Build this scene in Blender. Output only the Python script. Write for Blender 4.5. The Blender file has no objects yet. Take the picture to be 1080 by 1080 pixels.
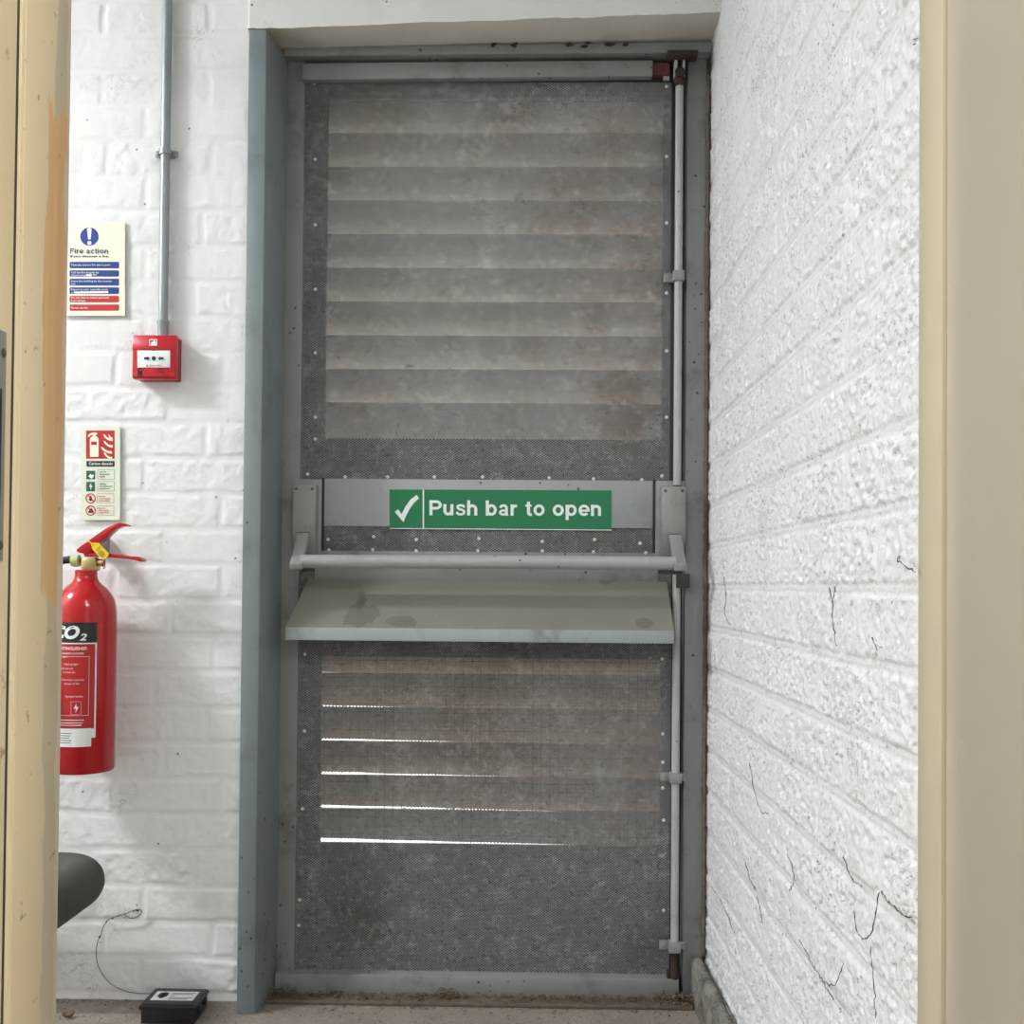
import bpy, bmesh, math, random
import numpy as np
from mathutils import Vector, Matrix, noise
random.seed(7)
rng = np.random.default_rng(5)
PI = math.pi
sc = bpy.context.scene
COL = sc.collection
# ------------------------------------------------------------------ camera
H = 0.860
F = 1060.0
YAW, PITCH, ROLL = math.radians(1.0), math.radians(0.9), math.radians(0.49)
CX, CY = 535.5, 601.4
fwd = Vector((-math.sin(YAW) * math.cos(PITCH), math.cos(YAW) * math.cos(PITCH), math.sin(PITCH)))
r0 = Vector((math.cos(YAW), math.sin(YAW), 0))
u0 = r0.cross(fwd)
right = r0 * math.cos(ROLL) + u0 * math.sin(ROLL)
up = u0 * math.cos(ROLL) - r0 * math.sin(ROLL)
CAM = Vector((0, 0, H))
cd = bpy.data.cameras.new('camera')
cd.sensor_width = 36
cd.lens = F / 1080 * 36
cd.shift_x = (540 - CX) / 1080
cd.shift_y = (CY - 540) / 1080
cd.clip_start = 0.02
cam = bpy.data.objects.new('camera', cd)
COL.objects.link(cam)
cam.matrix_world = Matrix((
    (right.x, up.x, -fwd.x, 0), (right.y, up.y, -fwd.y, 0), (right.z, up.z, -fwd.z, H), (0, 0, 0, 1)))
sc.camera = cam


def P(x, y, Y):
    """point of the place at depth Y that the photograph shows at pixel x, y"""
    d = fwd + right * ((x - CX) / F) + up * ((CY - y) / F)
    return CAM + d * (Y / d.y)


# ------------------------------------------------------------------ mesh builder
class MB:
    def __init__(s):
        s.v, s.f, s.sm, s.mi = [], [], [], []

    def add(s, vs, fs, smooth=False, mi=0):
        o = len(s.v)
        s.v += [tuple(p) for p in vs]
        for f in fs:
            s.f.append([i + o for i in f])
            s.sm.append(smooth)
            s.mi.append(mi)
        return s

    def box(s, x0, x1, y0, y1, z0, z1, bevel=0.0, seg=2, mi=0):
        vs = [(x, y, z) for z in (z0, z1) for y in (y0, y1) for x in (x0, x1)]
        fs = [(0, 2, 3, 1), (4, 5, 7, 6), (0, 1, 5, 4), (2, 6, 7, 3), (0, 4, 6, 2), (1, 3, 7, 5)]
        return s.solid(vs, fs, bevel, seg, mi)

    def solid(s, vs, fs, bevel=0.0, seg=2, mi=0):
        if bevel <= 0:
            return s.add(vs, fs, False, mi)
        bm = bmesh.new()
        bv = [bm.verts.new(v) for v in vs]
        for f in fs:
            bm.faces.new([bv[i] for i in f])
        bmesh.ops.recalc_face_normals(bm, faces=bm.faces)
        es = [e for e in bm.edges if len(e.link_faces) == 2 and e.calc_face_angle(0) > 0.5]
        bmesh.ops.bevel(bm, geom=es, offset=bevel, segments=seg, profile=0.5, affect='EDGES', clamp_overlap=True)
        bm.verts.index_update()
        s.add([v.co.copy() for v in bm.verts], [[v.index for v in f.verts] for f in bm.faces], False, mi)
        bm.free()
        return s

    def prism(s, pts, ext, bevel=0.0, seg=2, mi=0):
        """planar polygon pts (3-D) pushed along ext"""
        n = len(pts)
        ext = Vector(ext)
        vs = [Vector(p) for p in pts] + [Vector(p) + ext for p in pts]
        fs = [list(range(n))[::-1], list(range(n, 2 * n))]
        for i in range(n):
            j = (i + 1) % n
            fs.append((i, j, n + j, n + i))
        return s.solid(vs, fs, bevel, seg, mi)

    def flat(s, pts, mi=0):
        return s.add(pts, [list(range(len(pts)))], False, mi)

    def tube(s, path, r, n=16, caps=True, mi=0):
        path = [Vector(p) for p in path]
        m = len(path)
        rs = r if isinstance(r, (list, tuple)) else [r] * m
        tang = []
        for i in range(m):
            a = path[max(i - 1, 0)]
            b = path[min(i + 1, m - 1)]
            tang.append((b - a).normalized())
        ref = Vector((0, 0, 1)) if abs(tang[0].z) < 0.9 else Vector((1, 0, 0))
        nrm = tang[0].cross(ref).normalized()
        vs = []
        for i in range(m):
            nrm = (nrm - tang[i] * nrm.dot(tang[i])).normalized()
            bi = tang[i].cross(nrm)
            for k in range(n):
                a = 2 * PI * k / n
                vs.append(path[i] + (nrm * math.cos(a) + bi * math.sin(a)) * rs[i])
        fs = []
        for i in range(m - 1):
            for k in range(n):
                k2 = (k + 1) % n
                fs.append((i * n + k, i * n + k2, (i + 1) * n + k2, (i + 1) * n + k))
        s.add(vs, fs, True, mi)
        if caps:
            s.add(vs[:n], [list(range(n))[::-1]], False, mi)
            s.add(vs[-n:], [list(range(n))], False, mi)
        return s

    def lathe(s, prof, c, n=40, axis='z', mi=0):
        vs = []
        for (r, h) in prof:
            for k in range(n):
                a = 2 * PI * k / n
                p = (r * math.cos(a), r * math.sin(a), h)
                if axis == 'y':
                    p = (p[0], p[2], p[1])
                if axis == 'x':
                    p = (p[2], p[0], p[1])
                vs.append((p[0] + c[0], p[1] + c[1], p[2] + c[2]))
        fs = []
        for i in range(len(prof) - 1):
            for k in range(n):
                k2 = (k + 1) % n
                fs.append((i * n + k, i * n + k2, (i + 1) * n + k2, (i + 1) * n + k))
        s.add(vs, fs, True, mi)
        return s

    def build(s, name, mats, parent=None, fix=True):
        me = bpy.data.meshes.new(name)
        me.from_pydata(s.v, [], s.f)
        if not isinstance(mats, (list, tuple)):
            mats = [mats]
        for m in mats:
            me.materials.append(m)
        me.polygons.foreach_set('use_smooth', s.sm)
        me.polygons.foreach_set('material_index', s.mi)
        if fix:
            bm = bmesh.new()
            bm.from_mesh(me)
            bmesh.ops.remove_doubles(bm, verts=bm.verts, dist=1e-6)
            bmesh.ops.recalc_face_normals(bm, faces=bm.faces)
            bm.to_mesh(me)
            bm.free()
        me.set_sharp_from_angle(angle=math.radians(40))
        me.update()
        return link(name, me, parent)


def link(name, data, parent=None):
    o = bpy.data.objects.new(name, data)
    COL.objects.link(o)
    if parent is not None:
        o.parent = parent
    return o


def tag(o, label=None, cat=None, group=None, kind=None):
    if label:
        o['label'] = label
    if cat:
        o['category'] = cat
    if group:
        o['group'] = group
    if kind:
        o['kind'] = kind
    return o


def thing(name, label, cat, group=None, kind=None):
    o = bpy.data.objects.new(name, None)
    o.empty_display_size = 0.05
    COL.objects.link(o)
    return tag(o, label, cat, group, kind)


# ------------------------------------------------------------------ materials
def srgb(r, g, b):
    f = lambda c: c / 12.92 if c <= 0.04045 else ((c + 0.055) / 1.055) ** 2.4
    return (f(r / 255), f(g / 255), f(b / 255), 1)


class NT:
    """small helper round a material's node tree"""

    def __init__(s, name):
        s.m = bpy.data.materials.new(name)
        s.m.use_nodes = True
        s.t = s.m.node_tree
        s.b = s.t.nodes['Principled BSDF']
        s.pos = s.t.nodes.new('ShaderNodeNewGeometry').outputs['Position']

    def n(s, typ, **kw):
        nd = s.t.nodes.new(typ)
        for k, v in kw.items():
            setattr(nd, k, v)
        return nd

    def put(s, sock, v):
        if isinstance(v, bpy.types.NodeSocket):
            s.t.links.new(v, sock)
        else:
            sock.default_value = v

    def math(s, op, a, b=0.0, c=None, clamp=False):
        nd = s.n('ShaderNodeMath', operation=op, use_clamp=clamp)
        s.put(nd.inputs[0], a)
        s.put(nd.inputs[1], b)
        if c is not None:
            s.put(nd.inputs[2], c)
        return nd.outputs[0]

    def vec(s, scale=(1, 1, 1), src=None):
        nd = s.n('ShaderNodeVectorMath', operation='MULTIPLY')
        s.put(nd.inputs[0], src or s.pos)
        nd.inputs[1].default_value = scale
        return nd.outputs[0]

    def noise(s, scale, detail=4, rough=0.55, src=None, dist=0.0):
        nd = s.n('ShaderNodeTexNoise')
        s.put(nd.inputs['Vector'], src or s.pos)
        nd.inputs['Scale'].default_value = scale
        nd.inputs['Detail'].default_value = detail
        nd.inputs['Roughness'].default_value = rough
        nd.inputs['Distortion'].default_value = dist
        return nd.outputs['Fac']

    def voronoi(s, scale, feature='F1', src=None, rand=1.0):
        nd = s.n('ShaderNodeTexVoronoi', feature=feature)
        s.put(nd.inputs['Vector'], src or s.pos)
        nd.inputs['Scale'].default_value = scale
        nd.inputs['Randomness'].default_value = rand
        return nd

    def ramp(s, fac, lo, hi):
        nd = s.n('ShaderNodeMapRange', interpolation_type='SMOOTHSTEP')
        s.put(nd.inputs['Value'], fac)
        nd.inputs['From Min'].default_value = lo
        nd.inputs['From Max'].default_value = hi
        return nd.outputs[0]

    def mix(s, fac, a, b):
        nd = s.n('ShaderNodeMix', data_type='RGBA')
        s.put(nd.inputs[0], fac)
        s.put(nd.inputs[6], a)
        s.put(nd.inputs[7], b)
        return nd.outputs[2]

    def sep(s, src=None):
        nd = s.n('ShaderNodeSeparateXYZ')
        s.put(nd.inputs[0], src or s.pos)
        return nd.outputs

    def bump(s, h, strength=0.3, dist=0.002):
        nd = s.n('ShaderNodeBump')
        s.put(nd.inputs['Height'], h)
        nd.inputs['Strength'].default_value = strength
        nd.inputs['Distance'].default_value = dist
        s.t.links.new(nd.outputs[0], s.b.inputs['Normal'])

    def set(s, col, rough=0.6, metal=0.0, spec=0.5):
        s.put(s.b.inputs['Base Color'], col)
        s.put(s.b.inputs['Roughness'], rough)
        s.b.inputs['Metallic'].default_value = metal
        s.b.inputs['Specular IOR Level'].default_value = spec
        return s.m


def plain(name, col, rough=0.5, metal=0.0, var=0.08, scale=30, spec=0.5):
    """one paint or plastic with slight tone variation"""
    t = NT(name)
    dark = tuple(c * (1 - var) for c in col[:3]) + (1,)
    lite = tuple(min(1, c * (1 + var)) for c in col[:3]) + (1,)
    c = t.mix(t.noise(scale, 3), dark, lite)
    return t.set(c, rough, metal, spec)


def painted_steel(name, col, grime=(0.07, 0.062, 0.05, 1), amount=0.5, rough=0.5, spec=0.4, chips=True):
    t = NT(name)
    c = t.mix(t.noise(5, 5, 0.6), tuple(x * 0.86 for x in col[:3]) + (1,), tuple(x * 1.1 for x in col[:3]) + (1,))
    streak = t.noise(1.0, 5, 0.65, src=t.vec((60, 60, 5)))
    g = t.math('MULTIPLY', t.ramp(t.noise(9, 6, 0.7), 0.5, 0.72), amount)
    c = t.mix(g, c, grime)
    c = t.mix(t.math('MULTIPLY', t.ramp(streak, 0.55, 0.8), 0.35), c, tuple(x * 1.35 for x in col[:3]) + (1,))
    if chips:
        v = t.voronoi(42)
        sp = t.math('MULTIPLY', t.ramp(v.outputs['Distance'], 0.16, 0.07), t.ramp(t.noise(3.1, 2), 0.52, 0.6))
        c = t.mix(sp, c, (0.03, 0.026, 0.022, 1))
    t.bump(t.noise(160, 3), 0.12, 0.001)
    return t.set(c, rough, 0, spec)


M = {}


def wall_paint(name, base, fine_scale, fine_strength, specks=True, stain=(0.62, 0.58, 0.5, 1), speck_amt=0.8, pits=0.0):
    t = NT(name)
    c = t.mix(t.noise(2.2, 4), tuple(x * 0.955 for x in base[:3]) + (1,), base)
    c = t.mix(t.math('MULTIPLY', t.ramp(t.noise(4.5, 6, 0.7), 0.58, 0.78), 0.45), c, stain)
    if specks:
        # nail holes and flakes: small dots
        v = t.voronoi(17)
        a = t.ramp(v.outputs['Distance'], 0.050, 0.032)
        c = t.mix(t.math('MULTIPLY', a, speck_amt), c, (0.10, 0.085, 0.07, 1))
        # hairline cracks and dust caught in the paint
        w = t.math('ABSOLUTE', t.math('SUBTRACT', t.noise(24, 5, 0.7, dist=0.6), 0.5))
        line = t.math('MULTIPLY', t.ramp(w, 0.012, 0.003), t.ramp(t.noise(6.3, 3), 0.56, 0.68))
        c = t.mix(t.math('MULTIPLY', line, 0.55), c, (0.16, 0.14, 0.12, 1))
    if pits:
        # grey dust, with the shade of small crevices painted into the colour
        pr = t.ramp(t.noise(135, 4, 0.65), 0.55, 0.66)
        pr = t.math('MULTIPLY', pr, t.ramp(t.noise(7.5, 4, 0.6), 0.38, 0.62))
        c = t.mix(t.math('MULTIPLY', pr, pits), c, (0.22, 0.20, 0.175, 1))
    t.bump(t.noise(fine_scale, 5, 0.62), fine_strength, 0.003)
    return t.set(c, 0.62, 0, 0.35)


M['wall_white'] = wall_paint('white_painted_brick', (0.80, 0.80, 0.785, 1), 95, 0.30)
M['wall_rough'] = wall_paint('white_painted_rough_brick', (0.79, 0.79, 0.78, 1), 120, 0.75, stain=(0.66, 0.64, 0.59, 1), pits=0.7)
M['lintel'] = wall_paint('white_painted_lintel', (0.79, 0.785, 0.76, 1), 60, 0.15)


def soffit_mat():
    t = NT('shadowed_soffit_paint')
    c = t.mix(t.noise(3, 5), (0.52, 0.48, 0.42, 1), (0.66, 0.62, 0.56, 1))  # beige-grey base has the shadow under the lintel painted in
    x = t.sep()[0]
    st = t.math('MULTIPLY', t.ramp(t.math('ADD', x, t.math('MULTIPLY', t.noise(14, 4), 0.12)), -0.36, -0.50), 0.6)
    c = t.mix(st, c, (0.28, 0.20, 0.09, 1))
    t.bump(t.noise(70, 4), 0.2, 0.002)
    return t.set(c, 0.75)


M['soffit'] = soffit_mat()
M['ceiling'] = plain('ceiling_white', (0.78, 0.78, 0.76, 1), 0.8)
M['room'] = plain('room_wall_paint', (0.70, 0.71, 0.70, 1), 0.8)


def floor_mat():
    t = NT('dirty_concrete')
    c = t.mix(t.noise(7, 6, 0.7), (0.12, 0.10, 0.08, 1), (0.36, 0.315, 0.265, 1))
    c = t.mix(t.math('MULTIPLY', t.ramp(t.noise(38, 5, 0.75), 0.55, 0.7), 0.7), c, (0.10, 0.075, 0.05, 1))
    v = t.voronoi(120)
    c = t.mix(t.math('MULTIPLY', t.ramp(v.outputs['Distance'], 0.25, 0.12), 0.5), c, (0.5, 0.46, 0.4, 1))
    t.bump(t.noise(90, 6, 0.7), 0.6, 0.004)
    return t.set(c, 0.9)


M['floor'] = floor_mat()
M['post'] = painted_steel('blue_grey_frame_paint', (0.205, 0.238, 0.248, 1), amount=0.35)
M['steel'] = painted_steel('grey_door_paint', (0.235, 0.240, 0.228, 1), amount=0.55)
M['steel_light'] = painted_steel('pale_grey_plate_paint', (0.33, 0.34, 0.325, 1), amount=0.30)
M['steel_dark'] = painted_steel('dark_grey_stile_paint', (0.045, 0.045, 0.043, 1), amount=0.4)
M['hood'] = painted_steel('olive_grey_hood_paint', (0.205, 0.197, 0.163, 1), grime=(0.14, 0.125, 0.09, 1), amount=0.6)
_t = NT('olive_grey_hood_paint_stained')


def _stains(t):
    c = t.mix(t.noise(6, 5, 0.6), (0.178, 0.170, 0.138, 1), (0.225, 0.217, 0.182, 1))
    for (px_, py_, rx, rz, wob) in ((381, 648, .036, .026, .9), (379, 634, .007, .022, .7), (425, 655, .03, .012, .9), (679, 657, .019, .0105, .15), (640, 612, .016, .012, .8)):
        q = P(px_, py_, 2.07)
        x, y, z = t.sep()
        dx = t.math('MULTIPLY', t.math('SUBTRACT', x, q.x), 1 / rx)
        dz = t.math('MULTIPLY', t.math('SUBTRACT', z, q.z), 1 / rz)
        r_ = t.math('SQRT', t.math('ADD', t.math('MULTIPLY', dx, dx), t.math('MULTIPLY', dz, dz)))
        r_ = t.math('ADD', r_, t.math('MULTIPLY', t.math('SUBTRACT', t.noise(45, 4, 0.6), 0.5), wob * 2))
        c = t.mix(t.math('MULTIPLY', t.ramp(r_, 1.0, .9), .5), c, (0.095, 0.088, 0.066, 1))
    v = t.voronoi(70)
    sp = t.math('MULTIPLY', t.ramp(v.outputs['Distance'], 0.10, 0.05), t.ramp(t.noise(9, 2), 0.5, 0.6))
    c = t.mix(t.math('MULTIPLY', sp, .6), c, (0.42, 0.41, 0.36, 1))
    return t.set(c, 0.5, 0, .4)


M['hood'] = _stains(_t)
M['hood_lip'] = painted_steel('worn_hood_lip', (0.34, 0.37, 0.36, 1), grime=(0.17, 0.17, 0.155, 1), amount=0.8)
M['rod'] = painted_steel('silver_rod_paint', (0.40, 0.41, 0.40, 1), amount=0.25, rough=0.38)
M['bar'] = painted_steel('silver_bar_paint', (0.36, 0.365, 0.355, 1), amount=0.25, rough=0.36)
M['case'] = painted_steel('grey_case_paint', (0.27, 0.265, 0.25, 1), amount=0.45, rough=0.42)
M['rust'] = painted_steel('rusty_black_iron', (0.035, 0.022, 0.016, 1), grime=(0.12, 0.04, 0.02, 1), amount=0.7, rough=0.8)
M['rust_red'] = plain('red_oxide', (0.09, 0.02, 0.014, 1), 0.8, 0, 0.4, 60)
M['screw'] = plain('screw_metal', (0.10, 0.10, 0.095, 1), 0.4, 0.6)
M['rivet'] = plain('rivet_aluminium', (0.68, 0.68, 0.66, 1), 0.35, 0.25, 0.1, 80)
M['mortar'] = plain('brown_crumbling_mortar', (0.13, 0.105, 0.08, 1), 0.95, 0, 0.6, 90)


def perforated():
    t = NT('perforated_grey_sheet')
    x, y, z = t.sep()
    a = t.math('MULTIPLY', x, 1 / 0.0072)
    b = t.math('MULTIPLY', z, 1 / 0.0050)
    f1 = t.math('FRACT', t.math('ADD', a, b))
    f2 = t.math('FRACT', t.math('SUBTRACT', a, b))
    s1 = t.math('LESS_THAN', f1, 0.31)
    s2 = t.math('LESS_THAN', f2, 0.31)
    strand = t.math('MAXIMUM', s1, s2)
    c = t.mix(t.noise(6, 5, 0.65), (0.16, 0.161, 0.159, 1), (0.31, 0.31, 0.304, 1))
    c = t.mix(t.math('MULTIPLY', t.ramp(t.noise(3.4, 5, 0.6), 0.50, 0.72), 0.6), c, (0.12, 0.10, 0.078, 1))
    c = t.mix(t.math('MULTIPLY', t.ramp(t.noise(17, 6, 0.75), 0.52, 0.72), 0.75), c, (0.50, 0.495, 0.48, 1))
    c = t.mix(t.math('MULTIPLY', t.ramp(t.noise(75, 3, 0.7), 0.52, 0.68), 0.45), c, (0.52, 0.51, 0.49, 1))
    c = t.mix(t.math('MULTIPLY', t.ramp(t.noise(90, 3, 0.7, src=t.vec((1, 1, 1.3))), 0.54, 0.68), 0.55), c, (0.05, 0.046, 0.04, 1))
    # holes choked with dust in places
    clog = t.ramp(t.noise(26, 4, 0.7), 0.66, 0.70)
    fac = t.math('MAXIMUM', strand, clog)
    t.set(c, 0.6, 0, 0.3)
    tr = t.n('ShaderNodeBsdfTransparent')
    mx = t.n('ShaderNodeMixShader')
    t.put(mx.inputs[0], fac)
    t.t.links.new(tr.outputs[0], mx.inputs[1])
    t.t.links.new(t.b.outputs[0], mx.inputs[2])
    t.t.links.new(mx.outputs[0], t.t.nodes['Material Output'].inputs['Surface'])
    return t.m


M['perf'] = perforated()


def louvre_mat(name, c0, c1, rust):
    t = NT(name)
    c = t.mix(t.noise(8, 5, 0.65, src=t.vec((0.5, 1, 1))), c0, c1)
    x = t.sep()[0]
    k = t.math('ADD', t.noise(7, 5, 0.65), t.math('MULTIPLY', t.ramp(x, -0.1, 0.33), 0.12))
    c = t.mix(t.math('MULTIPLY', t.ramp(k, 0.55, 0.75), rust), c, (0.22, 0.12, 0.055, 1))
    return t.set(c, 0.75)


M['louvre'] = louvre_mat('weathered_louvre_paint', (0.32, 0.29, 0.26, 1), (0.48, 0.447, 0.415, 1), 0.85)
M['louvre_brown'] = louvre_mat('rust_browned_louvre', (0.20, 0.155, 0.115, 1), (0.34, 0.28, 0.22, 1), 0.85)
M['wire'] = plain('dark_wire', (0.05, 0.045, 0.04, 1), 0.6, 0.3)
M['green'] = plain('sign_green', srgb(4, 112, 70), 0.42, 0, 0.03)
M['sign_white'] = plain('sign_white', (0.80, 0.82, 0.80, 1), 0.45, 0, 0.02)
M['photolum'] = plain('pale_yellow_board', srgb(240, 240, 214), 0.45, 0, 0.02)
M['photolum_green'] = plain('pale_green_board', srgb(222, 228, 208), 0.45, 0, 0.02)
M['sign_blue'] = plain('sign_blue', srgb(24, 50, 134), 0.4, 0, 0.03)
M['sign_red'] = plain('sign_red', srgb(184, 28, 40), 0.4, 0, 0.03)
M['sign_navy'] = plain('sign_dark_blue_ink', srgb(40, 48, 90), 0.5, 0, 0.02)
M['sign_black'] = plain('sign_black_ink', (0.012, 0.012, 0.012, 1), 0.45, 0, 0.02)
M['sign_dkgreen'] = plain('sign_dark_green', srgb(28, 92, 76), 0.45, 0, 0.03)
M['ink_grey'] = plain('ink_grey', (0.09, 0.09, 0.09, 1), 0.5, 0, 0.02)
M['call_red'] = plain('call_point_red', srgb(184, 20, 34), 0.32, 0, 0.04)
M['call_dark'] = plain('call_point_back_box_red', srgb(150, 18, 30), 0.4, 0, 0.05)
M['ext_red'] = plain('extinguisher_red_enamel', srgb(178, 12, 22), 0.16, 0, 0.03, 12, 0.6)
M['label_red'] = plain('label_red', srgb(178, 26, 30), 0.38, 0, 0.03)
M['brass'] = plain('brass', (0.52, 0.38, 0.17, 1), 0.32, 0.9, 0.15)
M['pale_green'] = plain('pale_green_plastic_ring', srgb(176, 188, 130), 0.5, 0, 0.05)
M['yellow'] = plain('yellow_tag_plastic', srgb(246, 206, 22), 0.4, 0, 0.03)
M['rubber'] = plain('black_rubber', (0.012, 0.013, 0.012, 1), 0.45, 0, 0.1)
M['black'] = plain('black_plastic', (0.014, 0.014, 0.015, 1), 0.38, 0, 0.2)
M['galv'] = NT('galvanised_conduit')
_t = M['galv']
M['galv'] = _t.set(_t.mix(_t.noise(40, 4, 0.6, src=_t.vec((1, 1, 0.2))), (0.22, 0.24, 0.245, 1), (0.37, 0.395, 0.40, 1)), 0.42, 0.4)
M['foam'] = painted_steel('dark_foam_lagging', (0.070, 0.066, 0.055, 1), grime=(0.03, 0.028, 0.022, 1), amount=0.5, rough=0.75, chips=False)
_t = NT('dusty_grey_timber')
_c = _t.mix(_t.ramp(_t.noise(30, 6, 0.75), 0.35, 0.68), (0.085, 0.074, 0.06, 1), (0.30, 0.285, 0.255, 1))
_t.bump(_t.noise(70, 5, 0.7), 0.7, 0.004)
M['skirting'] = _t.set(_c, 0.95)
M['leaf'] = plain('dry_leaf', (0.17, 0.10, 0.055, 1), 0.8, 0, 0.4, 120)
M['debris'] = plain('leaf_litter', (0.13, 0.092, 0.055, 1), 0.95, 0, 0.7, 60)
M['web'] = plain('dusty_cobweb', (0.10, 0.09, 0.08, 1), 0.95, 0, 0.3, 60)
M['cable'] = plain('brown_wire', (0.09, 0.07, 0.05, 1), 0.7)


def jamb_mat():
    """cream gloss paint worn off a softwood stop, down to bare timber"""
    t = NT('worn_cream_paint_on_timber')
    x, y, z = t.sep()
    cream = t.mix(t.noise(6, 5, 0.6, src=t.vec((1, 1, 0.4))), srgb(210, 190, 150), srgb(230, 212, 176))
    grain = t.noise(1.0, 5, 0.6, src=t.vec((150, 150, 3.5)))
    wood = t.mix(grain, srgb(200, 152, 98), srgb(230, 190, 140))
    pale = t.mix(t.noise(12, 4), srgb(184, 170, 138), srgb(206, 193, 164))
    wob = t.math('MULTIPLY', t.math('SUBTRACT', t.noise(1.0, 4, 0.6, src=t.vec((14, 60, 12))), 0.5), 0.030)
    yy = t.math('ADD', y, wob)
    worn = t.ramp(yy, 0.9385, 0.9400)
    lowz = t.ramp(t.math('ADD', z, t.math('MULTIPLY', wob, 3.0)), 0.835, 0.850)
    topz = t.ramp(t.math('ADD', z, t.math('MULTIPLY', wob, 3.0)), 1.33, 1.31)
    a = t.math('MULTIPLY', worn, t.math('MULTIPLY', lowz, topz))
    c = t.mix(a, cream, wood)
    edge = t.math('MULTIPLY', t.ramp(yy, 0.951, 0.953), t.math('SUBTRACT', 1.0, lowz))
    c = t.mix(edge, c, pale)
    edge2 = t.math('MULTIPLY', t.ramp(yy, 0.957, 0.959), t.math('SUBTRACT', 1.0, topz))
    c = t.mix(edge2, c, pale)
    c = t.mix(t.math('MULTIPLY', t.ramp(yy, 0.9775, 0.979), 0.85), c, srgb(214, 200, 180))
    d = t.math('MULTIPLY', t.ramp(t.noise(60, 4, 0.6), 0.66, 0.72), 0.6)
    c = t.mix(d, c, srgb(120, 88, 50))
    t.bump(t.math('ADD', t.math('MULTIPLY', a, -0.5), t.math('MULTIPLY', grain, 0.4)), 0.3, 0.001)
    return t.set(c, 0.45)


M['jamb'] = jamb_mat()


def cream_mat():
    t = NT('cream_gloss_paint')
    c = t.mix(t.noise(5, 5, 0.6, src=t.vec((1, 1, 0.5))), srgb(214, 194, 152), srgb(234, 216, 180))
    c = t.mix(t.math('MULTIPLY', t.ramp(t.noise(30, 4, 0.6), 0.64, 0.72), 0.7), c, srgb(140, 100, 58))
    t.bump(t.noise(25, 3), 0.12, 0.002)
    return t.set(c, 0.4)


M['cream'] = cream_mat()


def beige_mat():
    t = NT('beige_door_paint')
    c = t.mix(t.noise(2.5, 5, 0.6), srgb(212, 198, 177), srgb(228, 215, 196))
    w = t.math('ABSOLUTE', t.math('SUBTRACT', t.noise(5, 2, 0.5, src=t.vec((1, 3, 1)), dist=1.2), 0.5))
    sc_ = t.math('MULTIPLY', t.ramp(w, 0.006, 0.001), t.ramp(t.noise(6, 2), 0.58, 0.62))
    c = t.mix(t.math('MULTIPLY', sc_, 0.4), c, srgb(240, 234, 222))
    t.bump(t.noise(14, 3), 0.08, 0.003)
    return t.set(c, 0.42)


M['beige'] = beige_mat()
M['beige_edge'] = plain('beige_stop_paint', srgb(200, 187, 160), 0.5, 0, 0.06, 8)


# ------------------------------------------------------------------ numpy noise for the brick surfaces
def _hash(ix, iy, seed):
    h = (ix.astype(np.int64) * 374761393 + iy.astype(np.int64) * 668265263 + seed * 1274126177) & 0xFFFFFFFF
    h = ((h ^ (h >> 13)) * 1274126177) & 0xFFFFFFFF
    h = h ^ (h >> 16)
    return (h & 0xFFFF) / 65535.0


def vnoise(x, y, seed=0):
    ix, iy = np.floor(x), np.floor(y)
    fx, fy = x - ix, y - iy
    fx = fx * fx * (3 - 2 * fx)
    fy = fy * fy * (3 - 2 * fy)
    a = _hash(ix, iy, seed)
    b = _hash(ix + 1, iy, seed)
    c = _hash(ix, iy + 1, seed)
    d = _hash(ix + 1, iy + 1, seed)
    return (a * (1 - fx) + b * fx) * (1 - fy) + (c * (1 - fx) + d * fx) * fy - 0.5


def fbm(x, y, oct=4, seed=0, gain=0.5):
    s, a = 0, 1.0
    for i in range(oct):
        s = s + a * vnoise(x * 2 ** i + 17.3 * i, y * 2 ** i + 9.1 * i, seed + i)
        a *= gain
    return s


def sstep(a, b, x):
    t = np.clip((x - a) / (b - a), 0, 1)
    return t * t * (3 - 2 * t)


def brick_height(u, v, pu, pv, u0, v0, joint, depth, rough, rough_scale, seed, wobble=0.0025, jit=0.06, proud=0.0015, ridged=False):
    """how far the painted brickwork stands out at (u, v) metres along and up the wall"""
    wu = u + wobble * 2 * fbm(u * 22, v * 22, 3, seed + 50)
    wv = v + wobble * 2 * fbm(u * 18 + 40, v * 18, 3, seed + 60)
    b = (wv - v0) / pv
    row = np.floor(b)
    fv = b - row
    sh = 0.5 * (row % 2) + (_hash(row, row * 0 + 3, seed) - 0.5) * jit
    a = (wu - u0) / pu + sh
    colm = np.floor(a)
    fu = a - colm
    dv = np.minimum(fv, 1 - fv) * pv
    du = np.minimum(fu, 1 - fu) * pu
    m = sstep(joint * 0.35, joint * 0.95, np.minimum(dv, du))
    rnd = _hash(colm, row, seed + 5)
    rnd2 = _hash(colm, row, seed + 9)
    n = fbm(u * rough_scale, v * rough_scale, 4, seed + 1, 0.6)
    if ridged:
        n = 0.75 * n + 1.1 * (0.22 - np.abs(fbm(u * rough_scale * .8 + 7, v * rough_scale * .8, 3, seed + 90, 0.6)))
        rnd2 = 0.25 + 0.5 * rnd2
    pits = np.minimum(0, fbm(u * rough_scale * 0.45, v * rough_scale * 0.45, 4, seed + 30, 0.6) + 0.33) * 1.6
    h = m * (depth + (rnd - 0.5) * 2 * proud + (rough * (0.5 + rnd2)) * (n + pits)) + (1 - m) * (rough * 0.25 * n)
    if ridged:
        h = h + 0.0022 * np.exp(-(du / 0.0032) ** 2) * sstep(0.004, 0.010, dv) + 0.0010 * np.exp(-(dv / 0.003) ** 2)
    return h + 0.0015 * fbm(u * 5, v * 5, 3, seed + 70)


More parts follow.
